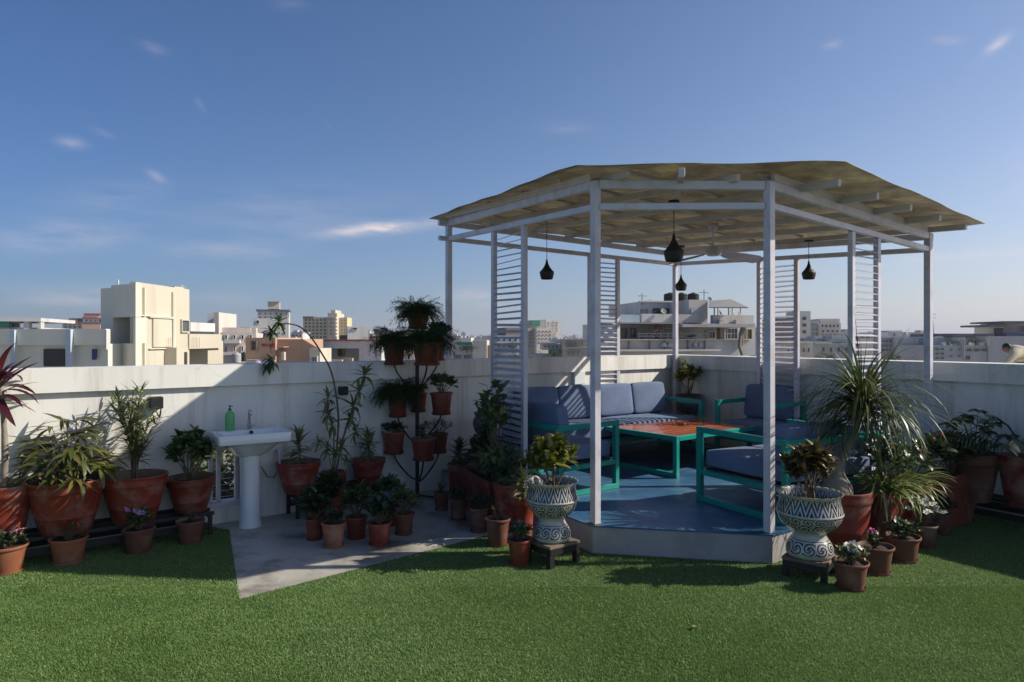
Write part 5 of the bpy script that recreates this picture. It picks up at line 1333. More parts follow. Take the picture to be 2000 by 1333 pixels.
FL_.box('wall', -90, 78, 640, None, .4, 8, 'pinkw'); FL_.box('roof_slab', -90, 80, 621, 628, -.6, 8, 'white'); FL_.box('fascia', -60, 18, 629, 640, -.1, .38, 'teal'); FL_.box('wall', -90, 18, 640, 646, -.3, .38, 'salmon'); FL_.win(22, 40, 630, 641, 'white', d=.4); FL_.box('column', 46, 56, 628, 645, -.4, .38, 'white'); FL_.box('column', 74, 80, 628, 645, -.4, .38, 'white')
RC = Bld('distant brown and red stepped apartment block beside the cream tower', 117, 180, 205, 172)
RC.box('wall', 122, 205, 629, None, 0, 10, 'grey'); RC.box('wall', 134, 200, 622, 629, 1, 8, 'brown'); RC.box('wall', 162, 205, 616, 629, -.6, 5, 'pinkw'); RC.box('roof_slab', 117, 150, 626, 629, -1.2, 5, 'red'); RC.box('roof_slab', 164, 196, 612.5, 615.5, -1, 5, 'red'); RC.box('roof_slab', 160, 206, 621, 623, -1, 0, 'red')
RC.box('wall', 160, 196, 634, 646, -1, 0, 'salmon'); RC.grid(124, 160, 630, 642, 4, 2, .5, .5, 'brown'); RC.grid(165, 200, 623, 631, 4, 1, .5, .6, 'white', d=-.65)
# --- right of the tower
W2 = Bld('sunlit cream annexe with an open bay and water tank right of the tower', 345, 38, 440, 44, slope='raw')
W2.box('wall', 370, 433, 653, 681, .0, 2.5, 'cream', ref=0); W2.box('wall', 345, 368, 679, None, -.6, 2, 'cream'); W2.box('wall', 406, 436, 666, None, .2, 4, 'cream'); W2.box('back_wall', 368, 407, 681, None, 2.6, 3, 'cream2'); W2.box('roof_slab', 372, 420, 631, 648, 5, 9, 'white'); W2.box('door_recess_shade', 362, 366, 688, 716, -.66, -.61, 'dark')  # door recess is a dark slab, its shade held in the colour
W2.cyl('water_tank', 389, 690, 712, 13, 1.5, 'blue', 'blue plastic water tank in the open bay of the cream annexe', 'water tank')
for px in (350, 355, 397, 403, 409):
    b = MB(); t_, z = W2.hit(px, 684 if px < 360 else 680, -.7); z2 = W2.hit(px, 659, -.7)[1]; c = W2.O + W2.u * t_ - W2.v * .1; b.tube([(c.x, c.y, z), (c.x, c.y, z2)], .012, 4); o = b.build('reinforcing_rod', B_['steel']); o.parent = W2.root; o.matrix_parent_inverse = Matrix.Translation(-W2.root.location)
X1 = Bld('white cubic rooftop room right of the cream tower', 405, 70, 427, 68)
X1.box('wall', 405, 428, 613, None, 0, 5, 'lgrey'); X1.box('low_wall', 380, 490, 640, None, -1.5, -1.1, 'pinkw'); X1.box('wall', 462, 500, 641, None, 1, 3, 'pinkw'); X1.face(427, 67.9, 462, 74); X1.box('wall', 427.5, 462, 612.5, 660, 0, .5, 'pinkw')
X2 = Bld('pinkish apartment house with small balconies behind the salmon building', 430, 62, 500, 64)
X2.box('wall', 430, 500, 650, None, 0, 8, 'pinkw'); X2.grid(434, 498, 652, 666, 4, 1, .35, .7, 'white'); X2.grid(434, 498, 672, 692, 4, 1, .3, .6, 'white'); X2.balc(438, 468, 664, 7, 1.2, 'white'); X2.balc(470, 492, 686, 7, 1.2, 'pinkw'); X2.balc(436, 462, 688, 6, 1.1, 'pinkw')
X2.cyl('water_tank', 462, 688, 710, 17, -6, 'grey', 'grey water tank left of the salmon building', 'water tank')
X2.cyl('water_tank', 476, 688, 706, 11, -5, 'tank', 'black water tank beside the grey one', 'water tank')
Sm = Bld('salmon coloured building with red lettering on its wall', 480, 40, 626, 42.5, slope=.0)
Sm.box('wall', 480, 538, 660, None, 0, 5, 'salmon'); Sm.box('wall', 538.4, 588, 663, None, .3, 5, 'salmon', ref=.3)
b = MB(); pts2 = [(588, 663), (626, 681)]
for k in range(12):
    xa, xb = 588.2 + 31 * k / 12, 588.2 + 31 * (k + 1) / 12; Sm.box('x', xa, xb, 663.5 + 19 * (k + .5) / 12, None, .31, .8, 'salmon', mb=b, ref=.3)
o = b.build('sloping_wall', B_['salmon']); o.parent = Sm.root; o.matrix_parent_inverse = Matrix.Translation(-Sm.root.location)
t0, z0 = Sm.hit(566, 663, .3); t1, z1 = Sm.hit(592, 683, .3)
def pw_(px, py, d): t_, z = Sm.hit(px, py, d); c = Sm.O + Sm.u * t_ + Sm.v * d; c.z = z; return c
b = MB(); b.bar(pw_(588, 662.5, .3), pw_(621, 681.5, .3), .08, .1); o = b.build('stair_coping', B_['salmon']); o.parent = Sm.root; o.matrix_parent_inverse = Matrix.Translation(-Sm.root.location)
Sm.box('wall', 604.5, 625, 681, None, -.5, 2, 'cream'); Sm.win(608, 621, 696, 716, 'white', d=-.5, bars=3); Sm.win(491, 503, 666, 685, 'brown', bars=3); Sm.box('porch_roof', 540, 554, 677.5, 679, -.7, .28, 'salmon'); Sm.win(546, 553, 681, 685, 'brown', d=.3); Sm.box('pillar', 549.5, 555, 688, 704, -.6, -.3, 'pinkw'); Sm.box('lower_wall', 480, 530, 703, None, -.8, -.05, 'grey')
fc = bpy.data.curves.new('wall_lettering', 'FONT'); fc.body = '\u0927\u0928 \u0936\u094d\u0930\u0940'; fc.size = .62; fc.extrude = .02; fc.offset = .008
c = pw_(511, 677.5, -.03); to = bpy.data.objects.new('wall_lettering', fc); COL.objects.link(to)
bpy.context.view_layer.update(); dg = bpy.context.evaluated_depsgraph_get(); me = bpy.data.meshes.new_from_object(to.evaluated_get(dg)); bpy.data.objects.remove(to)
me.materials.clear(); me.materials.append(bmat('red_lettering', (.42,.03,.02), amt=0))
xs_ = [v.co.x for v in me.vertices] or [0, 1]; wtxt = max(xs_) - min(xs_); tgt = (pw_(536, 677, 0) - pw_(511, 677, 0)).length; k_ = tgt / wtxt
o = bpy.data.objects.new('wall_lettering', me); COL.objects.link(o); o.parent = Sm.root; o.location = c - Sm.root.location; o.rotation_euler = (R(90), 0, math.atan2(Sm.u.y, Sm.u.x)); o.scale = (k_, k_, 1)
pk = pw_(503, 711, -1.2); b = MB(); b.lathe([(.001,-.22),(.15,-.18),(.22,0),(.15,.18),(.001,.22)], 14, cap0=False); o = b.build('cloth_bundle', surf('lilac_cloth', (.45,.36,.48), .9, .2, 8), smooth=True, loc=pk); o.scale = (1.1, .7, .9); tag(o, 'pale lilac bundle of cloth below the salmon wall', 'cloth')
GWb = Bld('long pale building with red roof edge and open veranda right of the salmon one', 592, 46, 745, 46)
GWb.box('wall', 593, 745, 665.5, 680, 0, 1, 'lgrey'); GWb.box('roof_edge', 593, 735, 663.6, 665.8, -.15, 6, 'red'); GWb.box('wall', 701, 745, 680, None, .02, 5, 'lgrey', ref=0); GWb.box('back_wall', 593, 701, 680.3, None, 1.6, 2, 'blueg'); GWb.box('slab', 593, 701, 680, 681, 0, 1.6, 'lgrey'); GWb.win(660, 674, 681, 697, 'brown', d=1.6); GWb.win(628, 636, 682, 690, 'brown', d=1.6); GWb.box('red_parapet', 668, 688, 700, 716, -.6, -.2, 'salmon'); GWb.box('low_wall', 625, 668, 703, None, -1.2, -.9, 'cream')
X3 = Bld('white water tower block with a dark band, behind the left plant tips', 492, 125, 565, 122)
X3.box('wall', 503, 565, 607, None, 0, 4, 'lgrey'); X3.box('roof_slab', 500, 566, 605, 608.5, -.7, 4.5, 'slate'); X3.box('tower', 523, 546, 590, 604, 1, 3.5, 'cream'); X3.box('tower_cap', 522, 546.5, 588.5, 590.5, .7, 3.8, 'grey'); X3.box('low_block', 495, 540, 622, 650, -4, 0, 'white'); X3.grid(503, 565, 610, 624, 6, 2, .4, .45, 'grey'); X3.win(500, 507, 626, 633, 'white', d=-4); X3.box('corner_post', 561, 564, 620, 665, -3, -1, 'white'); X3.grid(540, 562, 628, 655, 2, 3, .4, .4, 'white')
X4 = Bld('tall yellowish apartment tower with stacked balconies, left of centre', 592, 165, 645, 165)
X4.box('wall', 592, 646, 620, None, 0, 5, 'yellow'); X4.box('roof_slab', 591, 612, 618.5, 621, -1, 5, 'slate'); X4.box('wall', 640, 658, 612, None, -2, 5, 'cream'); X4.box('lift_room', 647, 655, 606, 613, 2, 8, 'cream'); X4.box('wall', 658, 678, 620.5, None, 0, 5, 'yellow')
X4.grid(594, 638, 622, 662, 6, 6, .6, .6, 'grey'); X4.grid(659, 677, 623, 660, 3, 6, .45, .5, 'yellow')
for k in range(6): X4.balc(641, 656, 620 + k * 7, 2.6, 3.2, 'pinkw')
X5 = Bld('pale rooftop room with one dark vent, right of the yellowish tower', 678, 75, 720, 74)
X5.box('wall', 679, 720, 638, None, 0, 6, 'white'); X5.win(688, 698, 640, 645, 'grey'); X5.box('wall', 664, 678, 655, 664, 1, 3, 'dark'); X5.face(720, 74, 740, 90); 
X6 = Bld('white flats with a dark roof panel behind the plant stand', 725, 80, 800, 82)
X6.box('wall', 728, 808, 652, None, 0, 8, 'pinkw'); X6.box('roof_panel', 733, 756, 642, 646, .5, 4, 'slate'); X6.box('wall', 735, 752, 646, 652, 1, 4, 'white'); X6.grid(732, 806, 662, 710, 5, 2, .4, .45, 'white'); X6.box('red_band', 728, 808, 690, 693, -.3, 0, 'salmon'); X6.grid(735, 752, 694, 707, 2, 1, .6, .8, 'white')
# --- between the left post and the left screen
X7 = Bld('flats with a green awning between the left post and the left screen', 860, 62, 955, 62)
X7.box('wall', 880, 923, 683, None, 0, 6, 'white'); X7.box('wall', 923, 951, 665, None, -.5, 6, 'pinkw'); X7.box('awning', 893, 922, 669, 674, -1.6, 1, 'green'); X7.box('wall', 884, 922, 668, 684, 2, 5, 'grey'); X7.grid(885, 922, 692, 704, 2, 1, .85, .9, 'white', bars=3); X7.box('wall', 897, 920, 660, 668, 4, 9, 'pinkw'); X7.box('wall', 951, 962, 675, None, .5, 4, 'brown')
X8 = Bld('pale pink low house at the left of the left gazebo post', 845, 95, 885, 95)
X8.box('wall', 842, 882, 676, None, 0, 8, 'pinkw'); X8.grid(845, 880, 680, 700, 4, 2, .5, .5, 'white'); X8.box('wall', 850, 872, 654, 676, 5, 9, 'lgrey')
X9 = Bld('grey flats seen through the slats of the left screen', 965, 95, 1030, 92)
X9.box('wall', 966, 1014, 656, None, 0, 8, 'grey'); X9.box('wall', 988, 1016, 640, 660, 3, 9, 'brown'); X9.grid(968, 1012, 660, 700, 4, 4, .6, .55, 'grey'); X9.box('terrace_slab', 960, 1016, 669, 671.5, -1.5, 0, 'lgrey')
X10 = Bld('sunlit white apartment tower between the left screen and left front post', 1030, 150, 1060, 146)
X10.box('wall', 1030, 1052, 641, None, 0, 9, 'old'); X10.box('wall', 1034, 1064, 626, 645, 4, 12, 'grey'); X10.box('green_panel', 1037, 1055, 626, 637, 3.6, 3.95, 'green'); X10.box('wall', 1048, 1080, 641, None, -2, 7, 'pinkw'); X10.box('wall', 1066, 1094, 625, None, 6, 16, 'white'); X10.box('wall', 1086, 1099, 650, None, 2, 10, 'white')
X10.grid(1068, 1092, 628, 660, 3, 6, .4, .5, 'white', d=6); X10.grid(1050, 1078, 644, 672, 4, 4, .4, .5, 'pinkw', d=-2); X10.grid(1031, 1047, 645, 680, 2, 5, .5, .5, 'grey')
X11 = Bld('weathered old house with a flat roof ledge left of the left front post', 1102, 78, 1152, 78)
X11.box('wall', 1104, 1146, 664, None, 0, 8, 'old'); X11.box('roof_ledge', 1100, 1150, 679, 681, -1, 0, 'grey'); X11.box('roof_slab', 1102, 1148, 662.5, 665, -.8, 8, 'grey'); X11.grid(1106, 1144, 684, 697, 4, 1, .3, .7, 'grey'); X11.grid(1106, 1144, 667, 677, 3, 1, .25, .7, 'grey')
X12 = Bld('white house with a blue gable roof at the foot of the sunlit tower', 1055, 85, 1106, 85)
X12.box('wall', 1058, 1104, 672, 684, 0, 5, 'white'); X12.box('roof_slab', 1054, 1088, 669, 672, -.5, 5, 'blueg'); X12.box('awning', 1072, 1098, 684, 692, -1.4, -.1, 'green'); X12.grid(1060, 1100, 674, 681, 5, 1, .6, .6, 'white'); X12.box('wall', 1030, 1104, 692, None, .1, 4, 'grey')
X13 = Bld('flats with dark balconies seen through the rear left louvres', 1172, 60, 1206, 60)
X13.box('wall', 1168, 1206, 668, None, 0, 5, 'lgrey'); X13.box('wall', 1178, 1206, 640, 668, .5, 5, 'brown'); X13.grid(1178, 1204, 641, 667, 2, 3, .7, .6, 'grey', d=.5)
# --- the house behind the gazebo
H = Bld('large white house with terraces, tanks and dishes framed by the gazebo', 1212, 32, 1475, 32, slope=.2)
H.box('back_wall', 1205, 1475, 631, 664, 2.2, 8, 'lgrey', ref=2.2); H.box('terrace_wall', 1205, 1475, 664, 695, .3, .55, 'lgrey', ref=.3); H.box('balcony_slab', 1200, 1474, 663.2, 664.6, -.1, .58, 'pinkw', ref=-.1); H.box('lower_wall', 1205, 1440, 684, None, 1.0, 7, 'old')
H.box('lower_ledge', 1208, 1408, 683, 686.5, -.4, 1, 'pinkw')
H.box('canopy_slab', 1205, 1334, 630.2, 633, -.2, 2.4, 'steel', ref=-.2); H.box('canopy_slab', 1333, 1475, 633.6, 639.5, -.4, 2.4, 'grey', ref=-.4)
H.box('parapet', 1253, 1316, 613.5, 631, 1.0, 1.25, 'white', ref=1); H.box('parapet', 1316.4, 1364, 614.5, 631, .9, 1.2, 'pinkw', ref=.9); H.box('parapet', 1208, 1253, 615, 631, 2.5, 2.8, 'blueg', ref=2.5); H.box('parapet', 1393, 1472, 616, 632.5, .6, .9, 'white', ref=.6)
H.box('upper_wall', 1250, 1345, 590, 614, 4, 9, 'white', ref=4); H.box('stair_room', 1345.5, 1382, 586, 632, 1.6, 7, 'pinkw', ref=1.6); H.box('stair_panel', 1350, 1377, 601, 630, 1.52, 1.58, 'lgrey', ref=1.52); H.box('upper_opening_shade', 1276, 1330, 603, 613, 3.9, 3.98, 'dark', ref=3.9); H.box('shade_sail', 1252, 1266, 604, 613, 3.6, 3.7, 'slate', ref=3.6)  # upper opening: dark sheet before the wall, shade put into its colour
H.box('roof_beam', 1250, 1346, 588, 591, 3.8, 4, 'white', ref=3.8)
for px, w in ((1309, 27), (1331, 24), (1354, 24)): H.cyl('water_tank', px, 572, 590, w * .9, 5, 'tank', {1309: 'leftmost black water tank on the terraced house', 1331: 'middle black water tank above the rear gazebo post', 1354: 'rightmost black water tank on the terraced house'}[px], 'water tank')
b = MB()
for (px, d) in ((1395, .9), (1423, .9), (1446, .9), (1402, 4), (1430, 4)):
    t_, z = H.hit(px, 617, d); c = H.O + H.u * t_ + H.v * d; z2 = H.hit(px, 598 if px != 1446 else 600, d)[1]; b.tube([(c.x, c.y, z), (c.x, c.y, z2)], .03, 6)
ra = empty('roof_shelter', (H.O + H.u * 4), 0, 'ridged corrugated shelter roof on thin posts above the terraced house', 'shelter')
o = b.build('post', B_['steel']); par(o, ra)
def hp(px, py, d): t_, z = H.hit(px, py, d); c = H.O + H.u * t_ + H.v * d; c.z = z; return c
q = [hp(1383, 588, 0), hp(1461, 600, 0), hp(1416, 583.5, 1.5), hp(1386, 586, 4.5), hp(1440, 592, 4.5)]
b = MB(); A0, A1, Bm0, Bm1, Cc0, Cc1 = hp(1384, 600, -.4), hp(1461, 600.5, -.4), hp(1384, 588, 1.6), hp(1418, 584, 1.6), hp(1386, 598, 4), hp(1440, 599, 4)
vs = [A0, A1, Bm0, hp(1428, 585, 1.6), Cc0, Cc1]; b.add(vs, [(0,1,3,2),(2,3,5,4)]); o = b.build('corrugated_roof', B_['steel']); sd_ = o.modifiers.new('t', 'SOLIDIFY'); sd_.thickness = .05; par(o, ra)
for (px, py, w, d, lb) in ((1269, 587, 12, 4.5, 'dish at the left end of the terraced house roof'), (1295, 609, 12, .9, 'pale dish on the parapet of the terraced house'), (1385, 585, 10, 2, 'dish beside the ridged shelter roof'), (1406, 612, 11, .8, 'left dish under the ridged shelter'), (1428, 612, 11, .8, 'right dish under the ridged shelter'), (1442, 613, 11, .8, 'rightmost low dish beside the shelter')): H.dish(px, py, w, d, lb)
for i, px in enumerate((1411, 1444)):
    b = MB(); H.box('x', px - 6, px + 5 + 5 * i, 625, 633, .3, .58, 'cream2', mb=b, ref=.3); o = b.build('air_conditioner', B_['pinkw']); tag(o, ['left air conditioner box under the shelter parapet', 'right, wider air conditioner box under the shelter parapet'][i], 'air conditioner')
H.grid(1210, 1245, 640, 662, 2, 1, .6, .9, 'brown', d=2.2); H.win(1292, 1318, 641, 663, 'white', d=2.2); H.win(1378, 1396, 647, 662, 'lgrey', d=2.2, bars=2); H.win(1413, 1440, 640, 664, 'lgrey', d=2.2, bars=3); H.box('column', 1407, 1412, 639, 666, .8, 1.2, 'salmon', ref=.8); H.win(1456, 1468, 642, 664, 'yellow', d=2.2)
for px in (1230, 1270, 1300, 1345, 1378): H.box('column', px - 1, px + 1, 664, 684, .2, .3, 'old', ref=.2)
rl = MB()
for py in (652, 657): 
    a, b2 = hp(1245, py, .4), hp(1385, py, .4); rl.tube([a, b2], .02, 5)
for px in range(1248, 1386, 14): rl.tube([hp(px, 652, .4), hp(px, 664.5, .4)], .018, 5)
o = rl.build('railing', B_['lgrey']); par(o, H.root)
sc_ = MB()
for (px, w) in ((1295, 14), (1308, 12), (1357, 9), (1368, 7)): c = hp(px, 678, .25); sc_.lathe([(w * .012, 0), (w*.014, .06), (w*.008, .2), (.001, .22)], 10, c=(c.x, c.y, c.z))
o = sc_.build('plaster_ornament', B_['white']); par(o, H.root)
cb = MB(); cb.tube([hp(1452, 636, 0), hp(1446, 652, -.1), hp(1444, 676, -.1), hp(1450, 694, -.1)], .10, 5); cb.tube([hp(1455, 636, 0), hp(1451, 650, -.1), hp(1448, 690, -.1)], .05, 5); o = cb.build('hanging_creeper', B_['brown']); par(o, H.root)
# antenna masts
for (px, py, d, lb) in ((1254, 573, 4, 'thin antenna mast at the left of the terraced house'), (1375, 566, 2, 'thin antenna mast beside the black tanks')):
    a = hp(px, py, d); b2 = hp(px, 596, d); b = MB(); b.tube([a, b2], .025, 5); b.tube([a + Vector((-.25, 0, -.15)), a + Vector((.25, 0, -.15))], .015, 4); o = b.build('antenna', B_['steel']); tag(o, lb, 'antenna')
# --- right side
Y1 = Bld('mid-rise flats with a beige stair tower right of the rear right screen', 1505, 95, 1565, 92)
Y1.box('wall', 1512, 1562, 622, None, 0, 8, 'brown'); Y1.box('wall', 1560, 1583, 608, None, 1, 7, 'cream2'); Y1.grid(1514, 1558, 628, 664, 4, 4, .6, .5, 'lgrey'); Y1.grid(1564, 1577, 616, 655, 1, 3, .6, .5, 'grey', d=1); Y1.box('terrace', 1500, 1585, 664, 668, -2, 2, 'pinkw')
Y2 = Bld('bright flats with rows of arched windows behind the gazebo on the right', 1580, 105, 1645, 102)
Y2.box('wall', 1582, 1600, 632, None, 0, 8, 'grey'); Y2.box('wall', 1600, 1642, 631, None, -.5, 8, 'pinkw'); Y2.box('rooftop', 1602, 1640, 623, 631, 1, 7, 'pinkw'); Y2.box('awning', 1582, 1599, 628, 632, -1, 3, 'blueg')
Y2.grid(1602, 1640, 633, 641, 5, 1, .6, .8, 'white', d=-.5); Y2.grid(1602, 1640, 643, 651, 4, 1, .6, .6, 'white', d=-.5); Y2.grid(1602, 1634, 652, 662, 4, 1, .7, .8, 'white', d=-.5); Y2.grid(1584, 1598, 640, 664, 2, 3, .5, .5, 'grey')
Y3 = Bld('low pale house with wide eaves right of the rear right screen', 1530, 80, 1590, 80)
Y3.box('wall', 1530, 1587, 670, None, 0, 6, 'pinkw'); Y3.box('roof_slab', 1528, 1588, 667.5, 671, -1, 6, 'cream2'); Y3.grid(1534, 1584, 676, 692, 5, 1, .5, .6, 'white')
Y4 = Bld('grey gabled houses low between the two right screens', 1585, 85, 1662, 83)
Y4.box('wall', 1588, 1662, 672, None, 0, 6, 'grey'); Y4.box('roof_slab', 1595, 1625, 668, 672, -.7, 4, 'lgrey'); Y4.grid(1600, 1660, 676, 690, 4, 1, .4, .7, 'grey'); Y4.box('wall', 1625, 1662, 655, 672, 5, 10, 'lgrey')
Y5 = Bld('stepped white flats seen through the right louvred screen', 1664, 100, 1712, 98)
Y5.box('wall', 1662, 1714, 652, None, 0, 8, 'lgrey'); Y5.grid(1666, 1712, 655, 700, 4, 4, .7, .45, 'slate'); Y5.box('balcony', 1662, 1714, 664, 667, -1.5, 0, 'white'); Y5.box('balcony', 1662, 1714, 678, 681, -1.5, 0, 'white')
Y6 = Bld('white villa with arched gables right of the right screen', 1718, 105, 1770, 102)
Y6.box('wall', 1718, 1770, 649, 672, 0, 8, 'lgrey'); Y6.box('wall', 1716, 1798, 669, None, -1, 8, 'lgrey'); Y6.win(1744, 1748, 652, 657, 'grey'); Y6.grid(1724, 1765, 683, 694, 4, 1, .6, .7, 'white', d=-1, bars=1); Y6.box('roof_slab', 1716, 1775, 667.5, 669.5, -2, 1, 'white'); Y6.box('rooftop', 1736, 1762, 646, 650, 2, 6, 'white')
for px in (1737, 1760):
    c = Y6.O + Y6.u * Y6.hit(px, 674, -1.3)[0] + Y6.v * -1.3; c.z = Y6.hit(px, 678, -1.3)[1]; b = MB(); b.tube([c + Vector((math.cos(a) * .85, 0, math.sin(a) * .45)) for a in [math.pi * k / 8 for k in range(9)]], .10, 5); o = b.build('arch', B_['white']); par(o, Y6.root)
Y7 = Bld('grey block with a small roof tank left of the right gazebo post', 1795, 80, 1815, 80)
Y7.box('wall', 1794, 1822, 661, None, 0, 5, 'grey'); Y7.grid(1796, 1806, 676, 700, 1, 2, .7, .35, 'grey'); Y7.box('wall', 1775, 1796, 657, None, 8, 12, 'lgrey')
Y8 = Bld('long grey apartment block with planted terraces at the right', 1822, 75, 2000, 70)
Y8.box('wall', 1822, 1930, 675, None, 0, 9, 'grey', ref=0); Y8.box('wall', 1930, 2040, 657, None, -.2, 9, 'grey', ref=-.2); Y8.box('setback', 1826, 1938, 659, 675, 2.5, 9, 'lgrey', ref=2.5); Y8.box('roof_band', 1836, 1940, 652, 658, 2, 9, 'slate', ref=2); Y8.box('party_wall', 1883, 1885, 659, 700, -.4, 2.6, 'white', ref=-.4); Y8.box('party_wall', 1929, 1932, 659, 676, -.4, 0, 'white', ref=-.4)
Y8.grid(1824, 1845, 678, 704, 2, 3, .8, .6, 'grey', bars=1); Y8.grid(1850, 1880, 678, 702, 2, 2, .35, .35, 'grey'); Y8.grid(1884, 1928, 680, 688, 3, 1, .8, .9, 'grey'); Y8.grid(1882, 1896, 694, 704, 1, 1, .8, .9, 'grey'); Y8.grid(1934, 1962, 664, 676, 1, 1, .8, .7, 'grey', bars=3); Y8.grid(1930, 1960, 679, 692, 2, 1, .5, .6, 'grey'); Y8.grid(1970, 1990, 660, 668, 1, 1, .6, .9, 'grey')
for px in (1845, 1862, 1900, 1920):
    Y8.box('parapet_block', px - 3, px + 3, 669, 675.5, -.1, .4, 'white', ref=-.1)
Y9 = Bld('rooftop pavilion with a wide dark slab roof at the far right', 1932, 82, 2000, 80)
Y9.box('roof_slab', 1932, 1966, 634.5, 638.5, -1.2, 5, 'slate'); Y9.box('room', 1940, 1961, 638.5, 660, 0, 4, 'cream2'); Y9.box('opening_shade', 1942, 1960, 641, 659, -.1, -.01, 'dark'); Y9.box('room', 1962, 2040, 631, 652, 1, 6, 'pinkw'); Y9.box('roof_slab', 1960, 2040, 627.5, 631, -1, 6, 'slate'); Y9.box('blue_fascia', 1966, 2040, 650, 659, -1.4, .9, 'blue'); Y9.win(1988, 2000, 636, 650, 'pinkw', d=1); Y9.box('chimney', 1938, 1943, 632, 634.5, 0, 1, 'slate')  # dark sheet on the room front paints the shade of its opening
for (px, py, w, D, m_, nx, ny, lb) in ((384, 640, 26, 110, 'lgrey', 4, 3, 'small grey flats between the cream tower and the cubic rooftop room'), (478, 644, 26, 120, 'pinkw', 4, 3, 'pinkish flats just left of the dark-banded white block'), (580, 650, 22, 140, 'white', 3, 3, 'white flats between the banded block and the yellowish tower'),
    (712, 646, 20, 110, 'lgrey', 3, 3, 'grey block peeping over the red roof edge'), (756, 657, 26, 120, 'pinkw', 4, 3, 'pale flats seen left of the upper hanging fern'), (892, 657, 18, 180, 'pinkw', 4, 3, 'pale flats on the skyline right of the left gazebo post'), (908, 661, 16, 130, 'white', 3, 2, 'white house above the green awning'), (938, 661, 24, 210, 'lgrey', 5, 2, 'low grey row on the skyline left of the left screen'),
    (1088, 664, 26, 130, 'lgrey', 4, 3, 'grey flats at the right foot of the sunlit white tower'), (1118, 661, 22, 160, 'pinkw', 4, 2, 'pink flats behind the weathered old house'), (1140, 668, 20, 110, 'white', 3, 2, 'white house partly hidden by the left front post'), (1498, 650, 28, 120, 'lgrey', 5, 4, 'grey flats seen through the rear right louvres'),
    (1600, 662, 30, 90, 'blueg', 5, 3, 'pale blue flats below the bright arched-window block'), (1640, 664, 36, 88, 'lgrey', 6, 3, 'long grey flats left of the right louvred screen'), (1655, 648, 16, 150, 'pinkw', 3, 3, 'narrow pale block touching the right screen'), (1735, 661, 40, 92, 'white', 6, 3, 'white row house behind the right screen and the villa'), (1778, 664, 24, 90, 'grey', 4, 3, 'grey house right of the white villa'), (1800, 650, 10, 180, 'pinkw', 2, 3, 'thin pale block left of the right gazebo post'), (1838, 664, 30, 95, 'white', 5, 3, 'white block rising left of the long grey apartments')):
    nb = Bld(lb, px - w/2, D, px + w/2, D); nb.box('wall', px - w/2, px + w/2, py, None, 0, 5, m_); nb.box('roof_edge', px - w/2 - .4, px + w/2 + .4, py - .8, py + .4, -.35, 5, 'grey'); nb.box('roof_room', px - w*.3, px + w*.05, py - 4.5, py - .7, 1.5, 4, 'lgrey'); nb.cyl('water_tank', px + w * .3, py - 4.2, py - .6, 3.4, 2, 'tank' if nx % 2 else 'lgrey')
    nb.grid(px - w/2, px + w/2, py + 2, py + 2 + ny * 8.5, nx, ny, .5, .5, 'grey')
    for j in range(ny): nb.box('balcony', px - w * .45, px - w * .1, py + 8 + j * 8.5, py + 10.4 + j * 8.5, -.9, -.02, m_)
# infill skyline: many small far blocks, each a thing
rf = random.Random(31)
far = [(300,655,18,400),(770,652,16,300),(742,655,14,260),(905,650,10,420),(922,656,9,500),(940,657,10,520),(958,655,8,450),(1090,662,14,350),(1106,659,10,420),(1122,656,12,380),(1138,660,12,420),(1150,654,10,300),(1204,640,12,260),(1492,652,18,240),(1648,650,14,260),(1700,650,16,230),(1775,655,16,260),(1788,652,8,300),(1818,654,10,280),(870,657,12,330),(1480,640,10,250),(574,652,14,330),(583,656,10,380),(474,641,10,240),(888,655,8,360)]
cw = ['white', 'pinkw', 'lgrey', 'blueg', 'cream2', 'old']
for i, (px, py, w, D) in enumerate(far):
    nb = Bld('tiny pale block on the hazy skyline', px - w/2, D, px + w/2, D, group='tiny pale blocks on the hazy skyline'); m = cw[i % 6]; nb.box('wall', px - w/2, px + w/2, py, None, 0, w * D / F * .8, m); nb.box('roof_room', px - w*.2, px + w*.15, py - 2.2, py + .1, w * D / F * .2, w * D / F * .5, m)
    nb.grid(px - w/2, px + w/2, py + 1, py + 10, 3, 2, .5, .4, 'lgrey')
# hills
hv = []; nh = 140; 
hm_, hn_, hl_, hb_ = _new('far_hill'); hb_.inputs['Base Color'].default_value = (.06,.07,.05,1); hb_.inputs['Roughness'].default_value = 1
def hillz(px): return 657.5 - 5.2 * math.exp(-((px - 935) / 38) ** 2) - 3.2 * math.exp(-((px - 1120) / 60) ** 2) - 2.5 * math.exp(-((px - 1360) / 160) ** 2) - 1.5 * math.exp(-((px - 560) / 90) ** 2) + .5 * math.sin(px * .07) + .3 * math.sin(px * .19)
b = MB(); vs = []
for i in range(nh):
    px = -300 + 2700 * i / (nh - 1); p = at(px, hillz(px), 5200); q2 = at(px, 0, 4300); vs += [(p.x, p.y, p.z), (q2.x, q2.y, GZC - 2), (p.x * 1.3, p.y * 1.3, GZC - 2)]
fs = []
for i in range(nh - 1): a = i * 3; c = a + 3; fs += [(a, a+1, c+1, c), (a, c, c+2, a+2)]
b.add(vs, fs); o = b.build('hills', hm_, smooth=True); tag(o, kind='structure')
